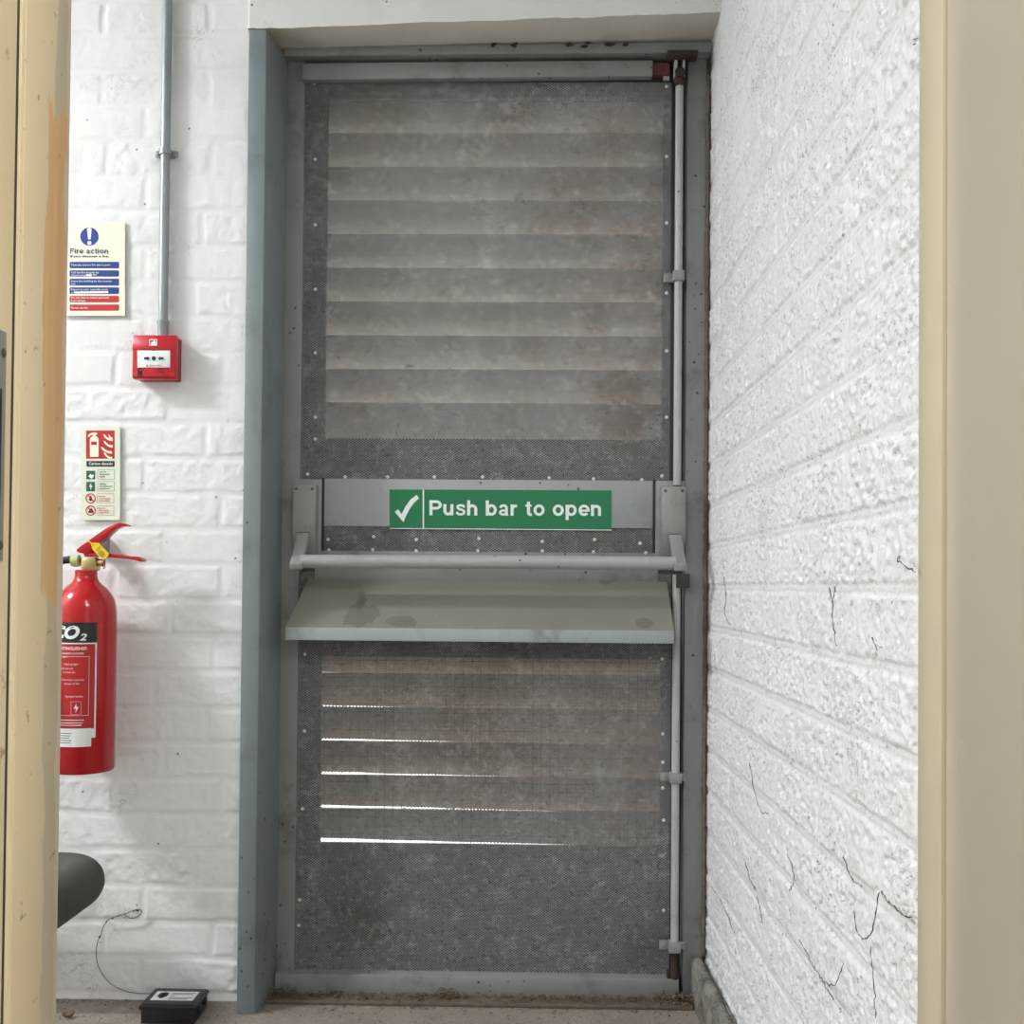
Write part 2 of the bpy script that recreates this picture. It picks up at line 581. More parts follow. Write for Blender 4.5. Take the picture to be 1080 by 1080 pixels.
def grid_mesh(pts, nu, nv, flip=False):
    """vertices (nv*nu, 3), quads between them -> mesh arrays"""
    idx = np.arange(nu * nv).reshape(nv, nu)
    q = np.stack([idx[:-1, :-1], idx[:-1, 1:], idx[1:, 1:], idx[1:, :-1]], -1).reshape(-1, 4)
    if flip:
        q = q[:, ::-1]
    return pts.reshape(-1, 3), q


def array_mesh(name, parts, mat, parent=None):
    vs, qs, o = [], [], 0
    for p, q in parts:
        vs.append(p)
        qs.append(q + o)
        o += len(p)
    vs = np.concatenate(vs).astype(np.float32)
    qs = np.concatenate(qs).astype(np.int32)
    me = bpy.data.meshes.new(name)
    me.vertices.add(len(vs))
    me.vertices.foreach_set('co', vs.ravel())
    me.loops.add(qs.size)
    me.loops.foreach_set('vertex_index', qs.ravel())
    me.polygons.add(len(qs))
    me.polygons.foreach_set('loop_start', np.arange(0, qs.size, 4, dtype=np.int32))
    me.polygons.foreach_set('loop_total', np.full(len(qs), 4, dtype=np.int32))
    me.polygons.foreach_set('use_smooth', np.ones(len(qs), dtype=bool))
    me.update(calc_edges=True)
    me.validate()
    for m in (mat if isinstance(mat, (list, tuple)) else [mat]):
        me.materials.append(m)
    return link(name, me, parent)


# ------------------------------------------------------------------ lettering
_dg = None
_cache = {}


def text2d(s, bold=0.0, shear=0.0):
    key = (s, bold, shear)
    if key in _cache:
        return _cache[key]
    cu = bpy.data.curves.new('t', 'FONT')
    cu.body = s
    cu.size = 1.0
    cu.offset = bold
    cu.shear = shear
    cu.resolution_u = 3
    o = bpy.data.objects.new('t', cu)
    COL.objects.link(o)
    bpy.context.view_layer.update()
    me = bpy.data.meshes.new_from_object(o.evaluated_get(bpy.context.evaluated_depsgraph_get()))
    vs = [(v.co.x, v.co.y) for v in me.vertices]
    fs = [list(p.vertices) for p in me.polygons]
    bpy.data.objects.remove(o)
    bpy.data.curves.remove(cu)
    bpy.data.meshes.remove(me)
    _cache[key] = (vs, fs)
    return vs, fs


CAP = None


def lettering(mb, s, x0, x1, base, cap, tr, bold=0.012, shear=0.0, mi=0, right_align=None):
    """put s into mb between x0 and x1 (drawing units), baseline at base, cap height cap; tr maps drawing (x, y up) to 3-D"""
    global CAP
    if CAP is None:
        v, _ = text2d('H')
        CAP = max(p[1] for p in v)
    vs, fs = text2d(s, bold, shear)
    a = min(p[0] for p in vs)
    b = max(p[0] for p in vs)
    ky = cap / CAP
    if right_align is not None:
        kx = ky
        x0 = right_align - (b - a) * kx
    else:
        kx = (x1 - x0) / (b - a)
    mb.add([tr(x0 + (p[0] - a) * kx, base + p[1] * ky) for p in vs], fs, False, mi)


def smooth(pts, n=10):
    out = []
    q = [pts[0]] + list(pts) + [pts[-1]]
    for i in range(1, len(q) - 2):
        for k in range(n):
            t = k / n
            p0, p1, p2, p3 = (Vector(q[i + j]) for j in (-1, 0, 1, 2))
            out.append(0.5 * ((2 * p1) + (p2 - p0) * t + (2 * p0 - 5 * p1 + 4 * p2 - p3) * t * t + (3 * p1 - p0 - 3 * p2 + p3) * t ** 3))
    out.append(Vector(pts[-1]))
    return out


def _arc(cx, cy, rx, ry, a0, a1, n=14):
    return [(cx + rx * math.cos(math.radians(a0 + (a1 - a0) * i / n)), cy + ry * math.sin(math.radians(a0 + (a1 - a0) * i / n))) for i in range(n + 1)]


def _spline(p, n=5):
    return [(v.x, v.y) for v in smooth([Vector((x, y, 0)) for x, y in p], n)]


def grotesque(ch):
    """plain bold sans letters drawn as strokes: ([(centre line, width)], advance); cap height 1"""
    w, X = .185, .74
    arch = [(.09, .40)] + _arc(.305, .43, .215, .215, 180, 0) + [(.52, 0)]
    G = {
        'P': ([([(.09, 0), (.09, 1)], w), ([(.09, .91), (.42, .91)] + _arc(.42, .69, .235, .22, 90, -90) + [(.09, .47)], w * .95)], .80),
        'u': ([([(.09, X)] + _arc(.295, .31, .205, .225, 180, 340) + [(.52, .34)], w), ([(.52, 0), (.52, X)], w)], .70),
        's': ([(_spline([(.53, .53), (.46, .635), (.31, .665), (.16, .63), (.13, .53), (.21, .43), (.36, .375), (.50, .29), (.51, .17), (.43, .09), (.29, .07), (.14, .11), (.08, .23)]), w * .82)], .66),
        'h': ([([(.09, 0), (.09, 1)], w), (arch, w)], .70),
        'n': ([([(.09, 0), (.09, X)], w), (arch, w)], .70),
        'b': ([([(.09, 0), (.09, 1)], w), (_arc(.345, .37, .235, .29, 0, 360, 28), w * .95)], .74),
        'p': ([([(.09, -.28), (.09, X)], w), (_arc(.345, .37, .235, .29, 0, 360, 28), w * .95)], .74),
        'o': ([(_arc(.335, .37, .25, .29, 0, 360, 28), w * .95)], .74),
        'c': ([(_arc(.335, .37, .25, .29, 38, 322, 24), w * .95)], .66),
        'e': ([(_arc(.335, .37, .25, .29, -4, 318, 26), w * .92), ([(.10, .345), (.66, .345)], w * .72)], .71),
        'a': ([(_spline([(.10, .51), (.16, .62), (.29, .665), (.42, .63), (.47, .52), (.475, .30)]), w * .88), ([(.475, .5), (.475, .14), (.52, 0)], w * .92), (_arc(.285, .205, .195, .135, 0, 360, 24), w * .8)], .68),
        'r': ([([(.09, 0), (.09, X)], w), (_spline([(.09, .36), (.13, .52), (.22, .62), (.40, .645)]), w * .92)], .46),
        't': ([([(.20, .93)] + _arc(.33, .20, .13, .13, 180, 275) + [(.40, .075)], w), ([(.01, .665), (.39, .665)], w * .78)], .46),
        'i': ([([(.09, 0), (.09, X)], w), ([(.09, .84), (.09, 1)], w)], .30),
        'F': ([([(.09, 0), (.09, 1)], w), ([(.09, .915), (.62, .915)], w * .9), ([(.09, .51), (.56, .51)], w * .9)], .68),
        ' ': ([], .34),
    }
    return G[ch]


def bold_words(mb, s, x0, x1, base, cap, tr, dx=0.045):
    out, pen = [], 0.0
    for ch in s:
        st, adv = grotesque(ch)
        out += [([(x + pen, y) for x, y in c_], w) for c_, w in st]
        pen += adv + dx
    pen -= dx
    kx = (x1 - x0) / pen
    for si, (c_, w) in enumerate(out):
        lift = Vector((0, -4e-5 * (si % 3), 0))
        P2 = [Vector(q) for q in c_]
        closed = (P2[0] - P2[-1]).length < 1e-4
        m = len(P2)
        vs = []
        for i in range(m):
            a = P2[i - 1] if i > 0 else (P2[-2] if closed else P2[0])
            c2 = P2[i + 1] if i < m - 1 else (P2[1] if closed else P2[-1])
            d = (c2 - a).normalized()
            nn_ = Vector((-d.y, d.x)) * w / 2
            vs += [P2[i] + nn_, P2[i] - nn_]
        mb.add([tr(x0 + v.x * kx, base + v.y * cap) + lift for v in vs], [(2 * i, 2 * i + 1, 2 * i + 3, 2 * i + 2) for i in range(m - 1)])


def crop(ox, oy, k, Y):
    """drawing frame: zoomed photo pixels (x right, y down) -> points on the plane at depth Y"""
    return lambda x, y: P(ox + x / k, oy + y / k, Y)


# ================================================================== THE SETTING
XR = 0.384          # brick side wall
YW = 2.075          # face of the wall with the signs
YF = 2.012          # front of the steel post
YD = 2.128          # door face
YL = 2.022          # front of the lintel
ZC = 2.55
XL0 = -3.3

# floor
fl = MB()
fl.box(-3.5, 2.6, -2.6, 2.2, -0.1, 0.0)
tag(fl.build('floor', M['floor']), 'dusty brown concrete floor at the foot of the grey steel door', 'floor', kind='structure')
ce = MB()
ce.box(-3.5, 2.6, -2.6, 2.3, ZC, ZC + 0.1)
tag(ce.build('ceiling', M['ceiling']), 'plain white ceiling above the door', 'ceiling', kind='structure')

# wall with the signs: fine brick relief in front of a plain backing
xpl = P(256, 540, YF).x
zj = P(150, 595, YW).z
xj = P(159, 915, YW).x


def back_relief(x0, x1, z0, z1, st):
    nu, nv = int((x1 - x0) / st) + 1, int((z1 - z0) / st) + 1
    U, V = np.meshgrid(np.linspace(x0, x1, nu), np.linspace(z0, z1, nv))
    h = brick_height(U, V, 0.2227, 0.0738, xj, zj, 0.0105, 0.0016, 0.0015, 60, 11, jit=0.35, proud=0.0007)
    return grid_mesh(np.stack([U, YW - h, V], -1), nu, nv)


wb = array_mesh('wall_back', [back_relief(-1.75, xpl + 0.012, -0.02, 2.30, 0.0034)], M['wall_white'])
tag(wb, 'white painted brick wall carrying the fire signs and extinguisher', 'wall', kind='structure')
b = MB()
b.box(XL0, xpl + 0.02, YW + 0.006, YW + 0.25, -0.05, ZC)
b.build('masonry_backing', M['wall_white'], wb)
b = MB()
b.box(XL0, -1.75, YW, YW + 0.006, -0.02, ZC)
b.box(-1.75, xpl + 0.02, YW, YW + 0.006, 2.29, ZC)
b.build('plain_wall_face', M['wall_white'], wb)

# rough side wall
zr = 0.8605
yr = 2.015


def side_relief(y0, y1, z0, z1, sy, sz):
    nu, nv = int((y1 - y0) / sy) + 1, int((z1 - z0) / sz) + 1
    U, V = np.meshgrid(np.linspace(y0, y1, nu), np.linspace(z0, z1, nv))
    h = brick_height(U, V, 0.2280, 0.0848, yr, zr, 0.0115, 0.0028, 0.0042, 120, 23, wobble=0.0010, jit=0.05, proud=0.0008, ridged=True)
    return grid_mesh(np.stack([XR + .004 - h, U, V], -1), nu, nv, True)


wr = array_mesh('wall_right', [side_relief(0.975, 2.135, -0.02, 2.16, 0.0025, 0.0025)], M['wall_rough'])
tag(wr, 'rough textured white painted brick wall running away beside the door', 'wall', kind='structure')
b = MB()
b.box(XR + 0.010, XR + 0.20, 0.99, 2.34, -0.05, ZC)
b.box(XR - 0.003, XR + 0.004, 0.985, 2.13, 2.155, ZC)
b.build('masonry_backing', M['wall_rough'], wr)

# lintel
lx0, lx1 = P(259, 20, YL).x, XR + 0.001
nu, nv = 200, 120
zl_a, zl_b = P(285, 30, YL).z, P(755, 13, YL).z
U = np.linspace(lx0, lx1, nu)
xa = P(285, 30, YL).x
base = zl_a + (zl_b - zl_a) * np.clip((U - xa) / (lx1 - xa), 0, 1) + 0.0025 * fbm(U * 25, U * 0, 3, 4)
T = np.linspace(0, 1, nv)
UU, TT = np.meshgrid(U, T)
ZZ = base[None, :] + TT * (ZC - base[None, :])
fr = sstep(lx0 - .001, lx0 + 0.002, UU)
YYl = YW + 0.004 - (YW + 0.004 - YL) * fr - 0.003 * fbm(UU * 14, ZZ * 14, 4, 8)
front = grid_mesh(np.stack([UU, YYl, ZZ], -1), nu, nv)
wl = array_mesh('trim_1', [front], M['lintel'])
tag(wl, 'white painted concrete lintel above the steel door', 'lintel', kind='structure')
# soffit, from the front edge back to the frame head
ns = 40
yb = 2.16
zs_a, zs_b = P(300, 54, 2.11).z, P(746, 46, 2.11).z
S = np.linspace(0, 1, ns)
UU, SS = np.meshgrid(U, S)
back = zs_a + (zs_b - zs_a) * np.clip((UU - xa) / (lx1 - xa), 0, 1)
Yf0 = YYl[0][None, :]
YY = Yf0 + (yb - Yf0) * SS
ZZ = base[None, :] * (1 - SS) + back * SS + 0.0015 * fbm(UU * 30, YY * 30, 3, 3)
so = array_mesh('soffit', [grid_mesh(np.stack([UU, YY, ZZ], -1), nu, ns, True)], M['soffit'], wl)
b = MB()
b.box(lx0 + 0.02, XR, 2.10, 2.34, 2.06, ZC)
b.build('lintel_body', M['lintel'], wl)
# dark flakes painting the shade of gaps at the rear edge of the soffit
b = MB()
for (px_, w_) in ((602, 7), (616, 8), (645, 9), (660, 4), (543, 5), (345, 8), (520, 4)):
    if px_ == 345:
        continue
    p0 = P(px_, 47.5, 2.085)
    for k in range(3):
        q = p0 + Vector((random.uniform(-1, 1) * w_ / 1000, random.uniform(-.006, .006), random.uniform(-.002, .001)))
        s_ = w_ / 1000 * random.uniform(.5, 1.0)
        b.solid([q + Vector(v) for v in ((-s_ * 1.5, 0, .001), (0, -.002, .003), (s_ * 1.5, 0, .002), (s_ * .6, .001, -.002), (-s_ * .8, .001, -.001))],
                [(0, 1, 2, 3, 4), (0, 4, 3, 2, 1)])
b.build('gap_shade_flake', M['rust'], wl, fix=False)

# room shell out of frame
wlft = MB()
wlft.box(XL0 - 0.1, XL0, -2.6, 2.3, 0, ZC)
tag(wlft.build('wall_left', M['room']), 'far end wall beyond the fire signs', 'wall', kind='structure')
wf = MB()
wf.box(XL0, -0.505, 0.85, 0.97, 0, ZC)
wf.box(XR + 0.06, 2.5, 0.85, 0.97, 0, ZC)
wf.box(-0.505, XR + 0.06, 0.85, 0.97, 2.12, ZC)
tag(wf.build('wall_front', M['room']), 'partition wall around the timber doorway', 'wall', kind='structure')
wro = MB()
wro.box(2.5, 2.6, -2.6, 0.97, 0, ZC)
wro.box(-3.4, 2.6, -2.7, -2.6, 0, ZC)
tag(wro.build('wall_rear', M['room']), 'painted wall of the room before the doorway', 'wall', kind='structure')

# skirting along the side wall
xs = P(735, 1003, 2.11).x
b = MB()
zt = 0.094
prof = [(xs - 0.011, 0.0), (xs - 0.012, zt - 0.014), (xs - 0.009, zt - 0.004), (xs - 0.003, zt), (xs + 0.006, zt - 0.001), (xs + 0.011, zt - 0.006), (xs + 0.012, 0.0)]
vs, fs = [], []
ysec = [2.118, 2.114, 2.10, 2.06, 2.0, 1.93, 1.86, 1.79, 1.74]
for i, yv in enumerate(ysec):
    for (a, z) in prof:
        t_ = 1.0 if i > 1 else (0.86 if i == 0 else 0.96)
        w_ = (noise.noise(Vector((yv * 9, z * 20, 1))) * 0.003)
        vs.append((xs + (a - xs) * (1 if i else .8) + w_, yv, z * t_ + (w_ if z > 0 else 0)))
n = len(prof)
for i in range(len(ysec) - 1):
    for k in range(n):
        k2 = (k + 1) % n
        fs.append((i * n + k, i * n + k2, (i + 1) * n + k2, (i + 1) * n + k))
b.add(vs, fs, True)
b.add(vs[:n], [list(range(n))], False)
b.add(vs[-n:], [list(range(n))], False)
sk = b.build('baseboard_right', M['skirting'])
tag(sk, 'dusty grey board with a rounded end on the floor along the rough brick wall', 'skirting board', kind='structure')
b = MB()
b.box(xs + 0.0125, XR - 0.002, 1.55, 1.905, 0, 0.088, 0.006)
b.build('board_end', M['skirting'], sk)

# timber doorway the view goes through: post on the latch side
XJ = -0.457
jam = thing('trim_2', 'worn cream painted timber door jamb with bare wood and a metal strike plate', 'door jamb', kind='structure')
b = MB()
b.box(XJ - 0.055, XJ - 0.0045, 0.80, 0.990, 0, 2.12, 0.002)
b.build('jamb_lining', M['cream'], jam)
b = MB()
b.box(XJ - 0.0045, XJ, 0.8975, 0.9865, 0, 2.10, 0.0012)
b.build('door_stop', M['jamb'], jam)
b = MB()
n_ = 220
path, rad = [], []
for i in range(n_):
    z = 2.10 * i / (n_ - 1)
    path.append((XJ - 0.0040 + 0.0006 * noise.noise(Vector((0, 3, z * 40))), 0.8955 + 0.0008 * noise.noise(Vector((5, 1, z * 30))), z))
    rad.append(0.0032 + 0.0008 * noise.noise(Vector((9, 1, z * 55))))
b.tube(path, rad, 8)
b.build('paint_bead', M['cream'], jam)
b = MB()
path = [(XJ - 0.0048, 0.8905, z) for z in np.linspace(0.0, 2.1, 20)]
b.tube(path, 0.0016, 6)
b.build('dark_joint', plain('joint_dark_brown', (0.06, 0.04, 0.025, 1), 0.9, 0, .5, 100), jam)  # dark brown line along the joint
# strike plate
zs0, zs1 = P(4, 592, 0.876).z, P(4, 350, 0.876).z
b = MB()
b.box(XJ - 0.0050, XJ - 0.0035, 0.845, 0.8785, zs0, zs1, 0.0006)
sp = b.build('strike_plate', plain('dull_strike_metal', (0.33, 0.315, 0.28, 1), 0.45, 0.4, .15, 40), jam)
b = MB()
b.box(XJ - 0.0040, XJ - 0.0032, 0.848, 0.8715, P(2, 535, 0.87).z, P(2, 410, 0.87).z)
b.build('latch_hole', M['sign_black'], sp)
for yy_ in (372, 575):
    b = MB()
    c_ = P(3, yy_, 0.8725)
    b.lathe([(0, 0.0012), (0.003, 0.001), (0.0042, 0), (0.0042, -0.001)], (XJ - 0.0034, 0.8735, c_.z), 14, 'x')
    b.build('screw', M['screw'], sp)

# hinge side: stop strip and the open beige door leaf
j3 = thing('trim_3', 'narrow pale beige door stop beside the open beige door', 'door jamb', kind='structure')
b = MB()
b.box(XR - 0.002, XR + 0.06, 0.931, 0.986, 0, 2.12, 0.0025)
b.build('door_stop', M['beige_edge'], j3)
b = MB()
b.box(XR + 0.012, XR + 0.06, 0.85, 0.931, 0, 2.12)
b.build('jamb_lining', M['beige_edge'], j3)
d2 = thing('door_2', 'smooth beige door standing open beside the rough brick wall', 'door', kind='structure')
b = MB()
b.box(XR + 0.001, XR + 0.044, 0.10, 0.928, 0.008, 2.10, 0.003)
b.build('door_leaf', M['beige'], d2)
# ================================================================== STEEL DOOR FRAME
frm = thing('trim_4', 'blue grey painted steel frame around the louvred exit door', 'door frame', kind='structure')
xp0 = P(256, 540, YF).x
xp1 = P(275, 540, YF).x
xp2 = P(298, 540, YD - 0.004).x
zt_l = P(270, 31, YF).z
b = MB()
pl = [(xp0, YF), (xp1, YF), (xp2, YD - 0.004), (xp2, 2.19), (xp0, 2.19)]
b.prism([(x, y, 0) for x, y in pl], (0, 0, zt_l), 0.0022)
b.build('side_post', M['post'], frm)
xi = P(316.3, 540, YD - 0.004).x
b = MB()
b.box(xp2 - 0.001, xi, YD - 0.006, 2.19, 0.002, P(300, 66, YD).z, 0.0012)
b.build('inner_flange', M['steel'], frm)
xe0, xe1 = P(722.5, 540, YD - 0.004).x, XR - 0.002
b = MB()
b.box(xe0, xe1 - 0.006, YD - 0.006, 2.19, 0.002, P(730, 56, YD).z, 0.0015)
b.build('closing_jamb', M['steel'], frm)
b = MB()
nn = 160
for i in range(nn):
    z = 0.1 + 1.85 * i / nn
    r_ = 0.0035 + 0.0030 * abs(noise.noise(Vector((z * 47, 2, 3)))) + 0.001 * random.random()
    c_ = (xe1 - 0.003, YD - 0.008 + 0.002 * noise.noise(Vector((z * 30, 7, 1))), z)
    b.add([(c_[0] - r_, c_[1], z - .008), (c_[0], c_[1] - r_, z - .008), (c_[0] + r_, c_[1], z - .008), (c_[0] - r_ * random.uniform(.6, 1.1), c_[1], z + .008), (c_[0], c_[1] - r_ * random.uniform(.6, 1.2), z + .008), (c_[0] + r_, c_[1], z + .008)],
          [(0, 1, 4, 3), (1, 2, 5, 4), (0, 2, 1), (3, 4, 5)])
b.build('mortar_bead', M['mortar'], frm, fix=False)
b = MB()
b.box(xi - 0.012, xi + 0.014, 2.160, 2.19, 0.002, P(730, 66, YD).z, 0)
b.box(P(713, 540, YD).x, xe0 + 0.004, 2.160, 2.19, 0.002, P(730, 56, YD).z, 0)
b.build('leak_blocker', M['steel_dark'], frm)  # unseen strips added to stop daylight leaking past the leaf edges
b = MB()
b.box(xe1 - 0.012, XR + 0.012, YD + 0.004, 2.19, 0.0, 2.05, 0)
b.build('seam_leak_blocker', M['mortar'], frm)  # hidden block added against daylight leaking through the wall seam
# head, following the slight fall of the opening
za, zb_ = P(300, 66, 2.10).z, P(740, 62, 2.10).z
b = MB()
xh0, xh1 = xp2 - 0.003, xe1
za, zb_ = P(300, 59.5, 2.10).z, P(740, 55.5, 2.10).z
b.box(xh0, xh1, 2.150, 2.19, za - 0.03, za + 0.01)
vs = [(xh0, 2.098, za), (xh1, 2.098, zb_), (xh0, 2.098, za + 0.020), (xh1, 2.098, zb_ + 0.022),
      (xh0, 2.19, za), (xh1, 2.19, zb_), (xh0, 2.19, za + 0.020), (xh1, 2.19, zb_ + 0.022)]
b.solid(vs, [(0, 1, 3, 2), (4, 6, 7, 5), (0, 4, 5, 1), (2, 3, 7, 6), (0, 2, 6, 4), (1, 5, 7, 3)], 0.0015)
b.build('frame_head', M['steel'], frm)
b = MB()
b.box(xp2, P(716, 1040, 2.105).x, 2.102, 2.19, 0.0, P(500, 1030, 2.102).z, 0.003)
b.build('sill', M['steel'], frm)
b = MB()
b.box(xp2 - 0.01, XR - 0.035, 2.062, 2.102, 0.0, 0.008, 0.002)
b.build('threshold_strip', plain('brown_threshold', (0.13, 0.10, 0.07, 1), 0.9, 0, .5, 50), frm)

# ================================================================== EXIT DOOR LEAF
door = thing('door_1', 'grey steel louvred fire exit door covered with perforated sheet', 'door', kind='structure')


def bp(mb, x0, x1, y0, y1, Ya, Yb, bevel=0.001):
    """a board given by where its front face shows at depth Ya"""
    ym, xm = (y0 + y1) / 2, (x0 + x1) / 2
    return mb.box(P(x0, ym, Ya).x, P(x1, ym, Ya).x, Ya, Yb, P(xm, y1, Ya).z, P(xm, y0, Ya).z, bevel)


lx = {}
bz = P(500, 1040, YD).z
tz = P(500, 66, YD).z
x_l0, x_l1 = xi + 0.003, P(340.5, 540, YD).x
x_r0, x_r1 = P(698, 540, YD).x, P(719, 540, YD).x
Yp = YD          # face of the perforated sheet
Ys = YD + 0.004  # face of the stiles behind it
for (a, c_) in ((x_l0, x_l1), (x_r0, x_r1)):
    b = MB()
    b.box(a, c_, Ys, Ys + 0.017, bz, tz, 0.001)
    b.build('stile', M['steel_dark'], door)
for (y0, y1) in ((66, 104), (463, 694), (892, 1040)):
    b = MB()
    b.box(x_l1, x_r0, Ys, Ys + 0.016, P(520, y1, Ys).z, P(520, y0, Ys).z, 0.001)
    b.build('rail', M['steel_dark'], door)
# louvre blades
Yi, Yo = 2.152, 2.204


def blade(ytop, gap_l, gap_r, mat):
    zi = P(520, ytop, Yi).z
    m = MB()
    n_ = 24
    vs, fs = [], []
    for i in range(n_ + 1):
        t_ = i / n_
        x = x_l1 - .016 + (x_r0 - x_l1 + .032) * t_
        ov = gap_l + (gap_r - gap_l) * t_ + 0.0012 * noise.noise(Vector((x * 9, ytop, 3)))
        zo = zi - 0.0722 - ov
        for (y, z) in ((Yi, zi), (Yi + .0015, zi + .002), (Yo, zo + .003), (Yo + .001, zo), (Yo - .002, zo + .0005), (Yi, zi - .002)):
            vs.append((x, y, z))
    for i in range(n_):
        for k in range(6):
            k2 = (k + 1) % 6
            fs.append((i * 6 + k, i * 6 + k2, i * 6 + 6 + k2, i * 6 + 6 + k))
    m.add(vs, fs)
    m.add(vs[:6], [list(range(6))])
    m.add(vs[-6:], [list(range(6))])
    m.build('louvre_blade', mat, door)


for k in range(11):
    blade(461.7 - 35.6 * (k + 1), *((0.004, 0.005) if k == 0 else (-0.002, -0.001) if k == 1 else (-0.008, -0.005)), M['louvre'])
for k in range(6):
    blade(891.5 - 35.9 * (k + 1), 0.0022, 0.0128, M['louvre_brown'])
# welded wire behind the lower sheet
b = MB()
Yw_ = 2.142
z0, z1 = P(520, 893, Yw_).z, P(520, 693, Yw_).z
x = x_l1 + 0.006
while x < x_r0:
    b.box(x - .0004, x + .0004, Yw_, Yw_ + .0008, z0, z1)
    x += 0.0185
z = z0 + 0.004
while z < z1:
    b.box(x_l1, x_r0, Yw_ + .0008, Yw_ + .0016, z - .0004, z + .0004)
    z += 0.0185
b.build('wire_mesh', M['wire'], door)
# perforated sheets
for (x0, y0, y1) in ((318.6, 87, 583), (313.6, 604, 1031)):
    b = MB()
    bp(b, x0, 707, y0, y1, Yp, Yp + 0.0012, 0)
    b.build('perforated_sheet', M['perf'], door)
# top bar
b = MB()
za, zb_ = P(320, 84, 2.108).z, P(690, 80, 2.108).z
xa_, xb_ = P(319, 75, 2.108).x, P(688.5, 75, 2.108).x
hh = P(320, 66.5, 2.108).z - za
vs = [(xa_, 2.108, za), (xb_, 2.108, zb_), (xa_, 2.108, za + hh), (xb_, 2.108, zb_ + hh * .95),
      (xa_, 2.127, za), (xb_, 2.127, zb_), (xa_, 2.127, za + hh), (xb_, 2.127, zb_ + hh * .95)]
b.solid(vs, [(0, 1, 3, 2), (4, 6, 7, 5), (0, 4, 5, 1), (2, 3, 7, 6), (0, 2, 6, 4), (1, 5, 7, 3)], 0.0015)
b.build('top_bar', M['steel'], door)
b = MB()
bp(b, 689, 706, 66, 79, 2.112, 2.127, 0.001)
b.build('rusty_bracket', M['rust_red'], door)
# plate carrying the sign and strip above the hood
b = MB()
bp(b, 338.5, 691, 506, 556, Yp - 0.0022, Yp - 0.0004, 0.0006)
b.build('centre_plate', M['steel_light'], door)
b = MB()
bp(b, 338.8, 341.8, 504, 581, Yp - 0.0034, Yp - 0.0004, 0)
b.build('gap_shade_strip', M['sign_black'], door)  # black strip painting the shade of the gap beside the plate
b = MB()
bp(b, 688.4, 691.6, 506, 583, Yp - 0.0034, Yp - 0.0004, 0)
b.build('gap_shade_strip', M['sign_black'], door)  # same painted gap shade at the other end
# hood
hood = thing('weather_hood', None, None)
hood.parent = door
hood.empty_display_size = 0.02
xa_, xb_ = P(326, 614, YD).x, P(703, 614, YD).x
b = MB()
bp(b, 332, 694, 582, 613, Yp - 0.0035, Yp - 0.0005, 0.0006)
b.build('hood_flange', M['steel'], hood)
YH = 2.052
zt_ = P(515, 612, Yp - 0.004).z
zb2 = P(515, 664, YH).z
xl2, xr2 = P(301, 664, YH).x, P(711, 664, YH).x
th = 0.0025
b = MB()
fr_ = [(xa_, Yp - 0.0035, zt_), (xb_, Yp - 0.0035, zt_), (xr2, YH, zb2), (xl2, YH, zb2)]
b.prism(fr_, (0, 0.0025, -0.0015), 0)
b.build('hood_slope', M['hood'], hood)
b = MB()
zl = P(515, 677, YH).z
b.box(xl2, xr2, YH, YH + 0.0025, zl, zb2 + 0.0008, 0.0006)
b.build('hood_lip', M['hood_lip'], hood)
b = MB()
for xq, xt in ((xl2, xa_), (xr2, xb_)):
    s_ = 0.001 if xq == xl2 else -0.001
    b.prism([(xt + s_, Yp - 0.0035, zt_ - .002), (xq + s_, YH + .001, zb2), (xq + s_, YH + .001, zl), (xt + s_, Yp - 0.0035, zl - .0)], (0.0015 if s_ > 0 else -0.0015, 0, 0))
b.build('hood_cheek', M['hood'], hood)

# rivets: one dome shared by all
rv = MB()
rv.lathe([(0.0, -0.0022), (0.0013, -0.0020), (0.0022, -0.0013), (0.0030, -0.0004), (0.0042, -0.0003), (0.0042, 0.0004)], (0, 0, 0), 14, 'y')
rv0 = rv.build('rivet', M['rivet'], door)
spots = []
spots += [(329, y) for y in (235 - 67, 237, 305, 372, 440, 463)] + [(321, 500), (364, 503), (409, 503), (458, 503), (509, 503), (579, 504), (626, 505), (677, 506), (698, 502)]
spots += [(703, y) for y in (91, 165, 235, 309, 370, 440)] + [(328, 88), (395, 86), (470, 85), (600, 83), (637, 82), (672, 82)]
spots += [(346, 569), (394, 566), (439, 569), (505, 568), (572, 571), (627, 569), (675, 573)]
spots += [(347, 580), (393, 580), (439, 581), (504, 581), (572, 581), (626, 582), (681, 583)]
spots += [(319.5 + 2, 690), (321, 771), (319, 853), (316, 950 - 1), (315, 976)]
spots += [(698.5, 695), (699, 774), (699, 804), (699, 831), (700, 865), (700, 960)]
first = True
for (x, y) in spots:
    o = rv0 if first else rv0.copy()
    if not first:
        COL.objects.link(o)
        o.parent = door
    yq = Yp - 0.0036 if 579 <= y <= 584 else Yp - 0.0004
    o.scale = (.85, 1, .85)
    o.location = P(x + (3.5 if x < 330 and y < 560 else 0), y, yq)
    first = False

# ================================================================== PANIC BAR
pb = thing('push_bar', 'grey push bar with two lever arms and a vertical bolt rod across the exit door', 'push bar')


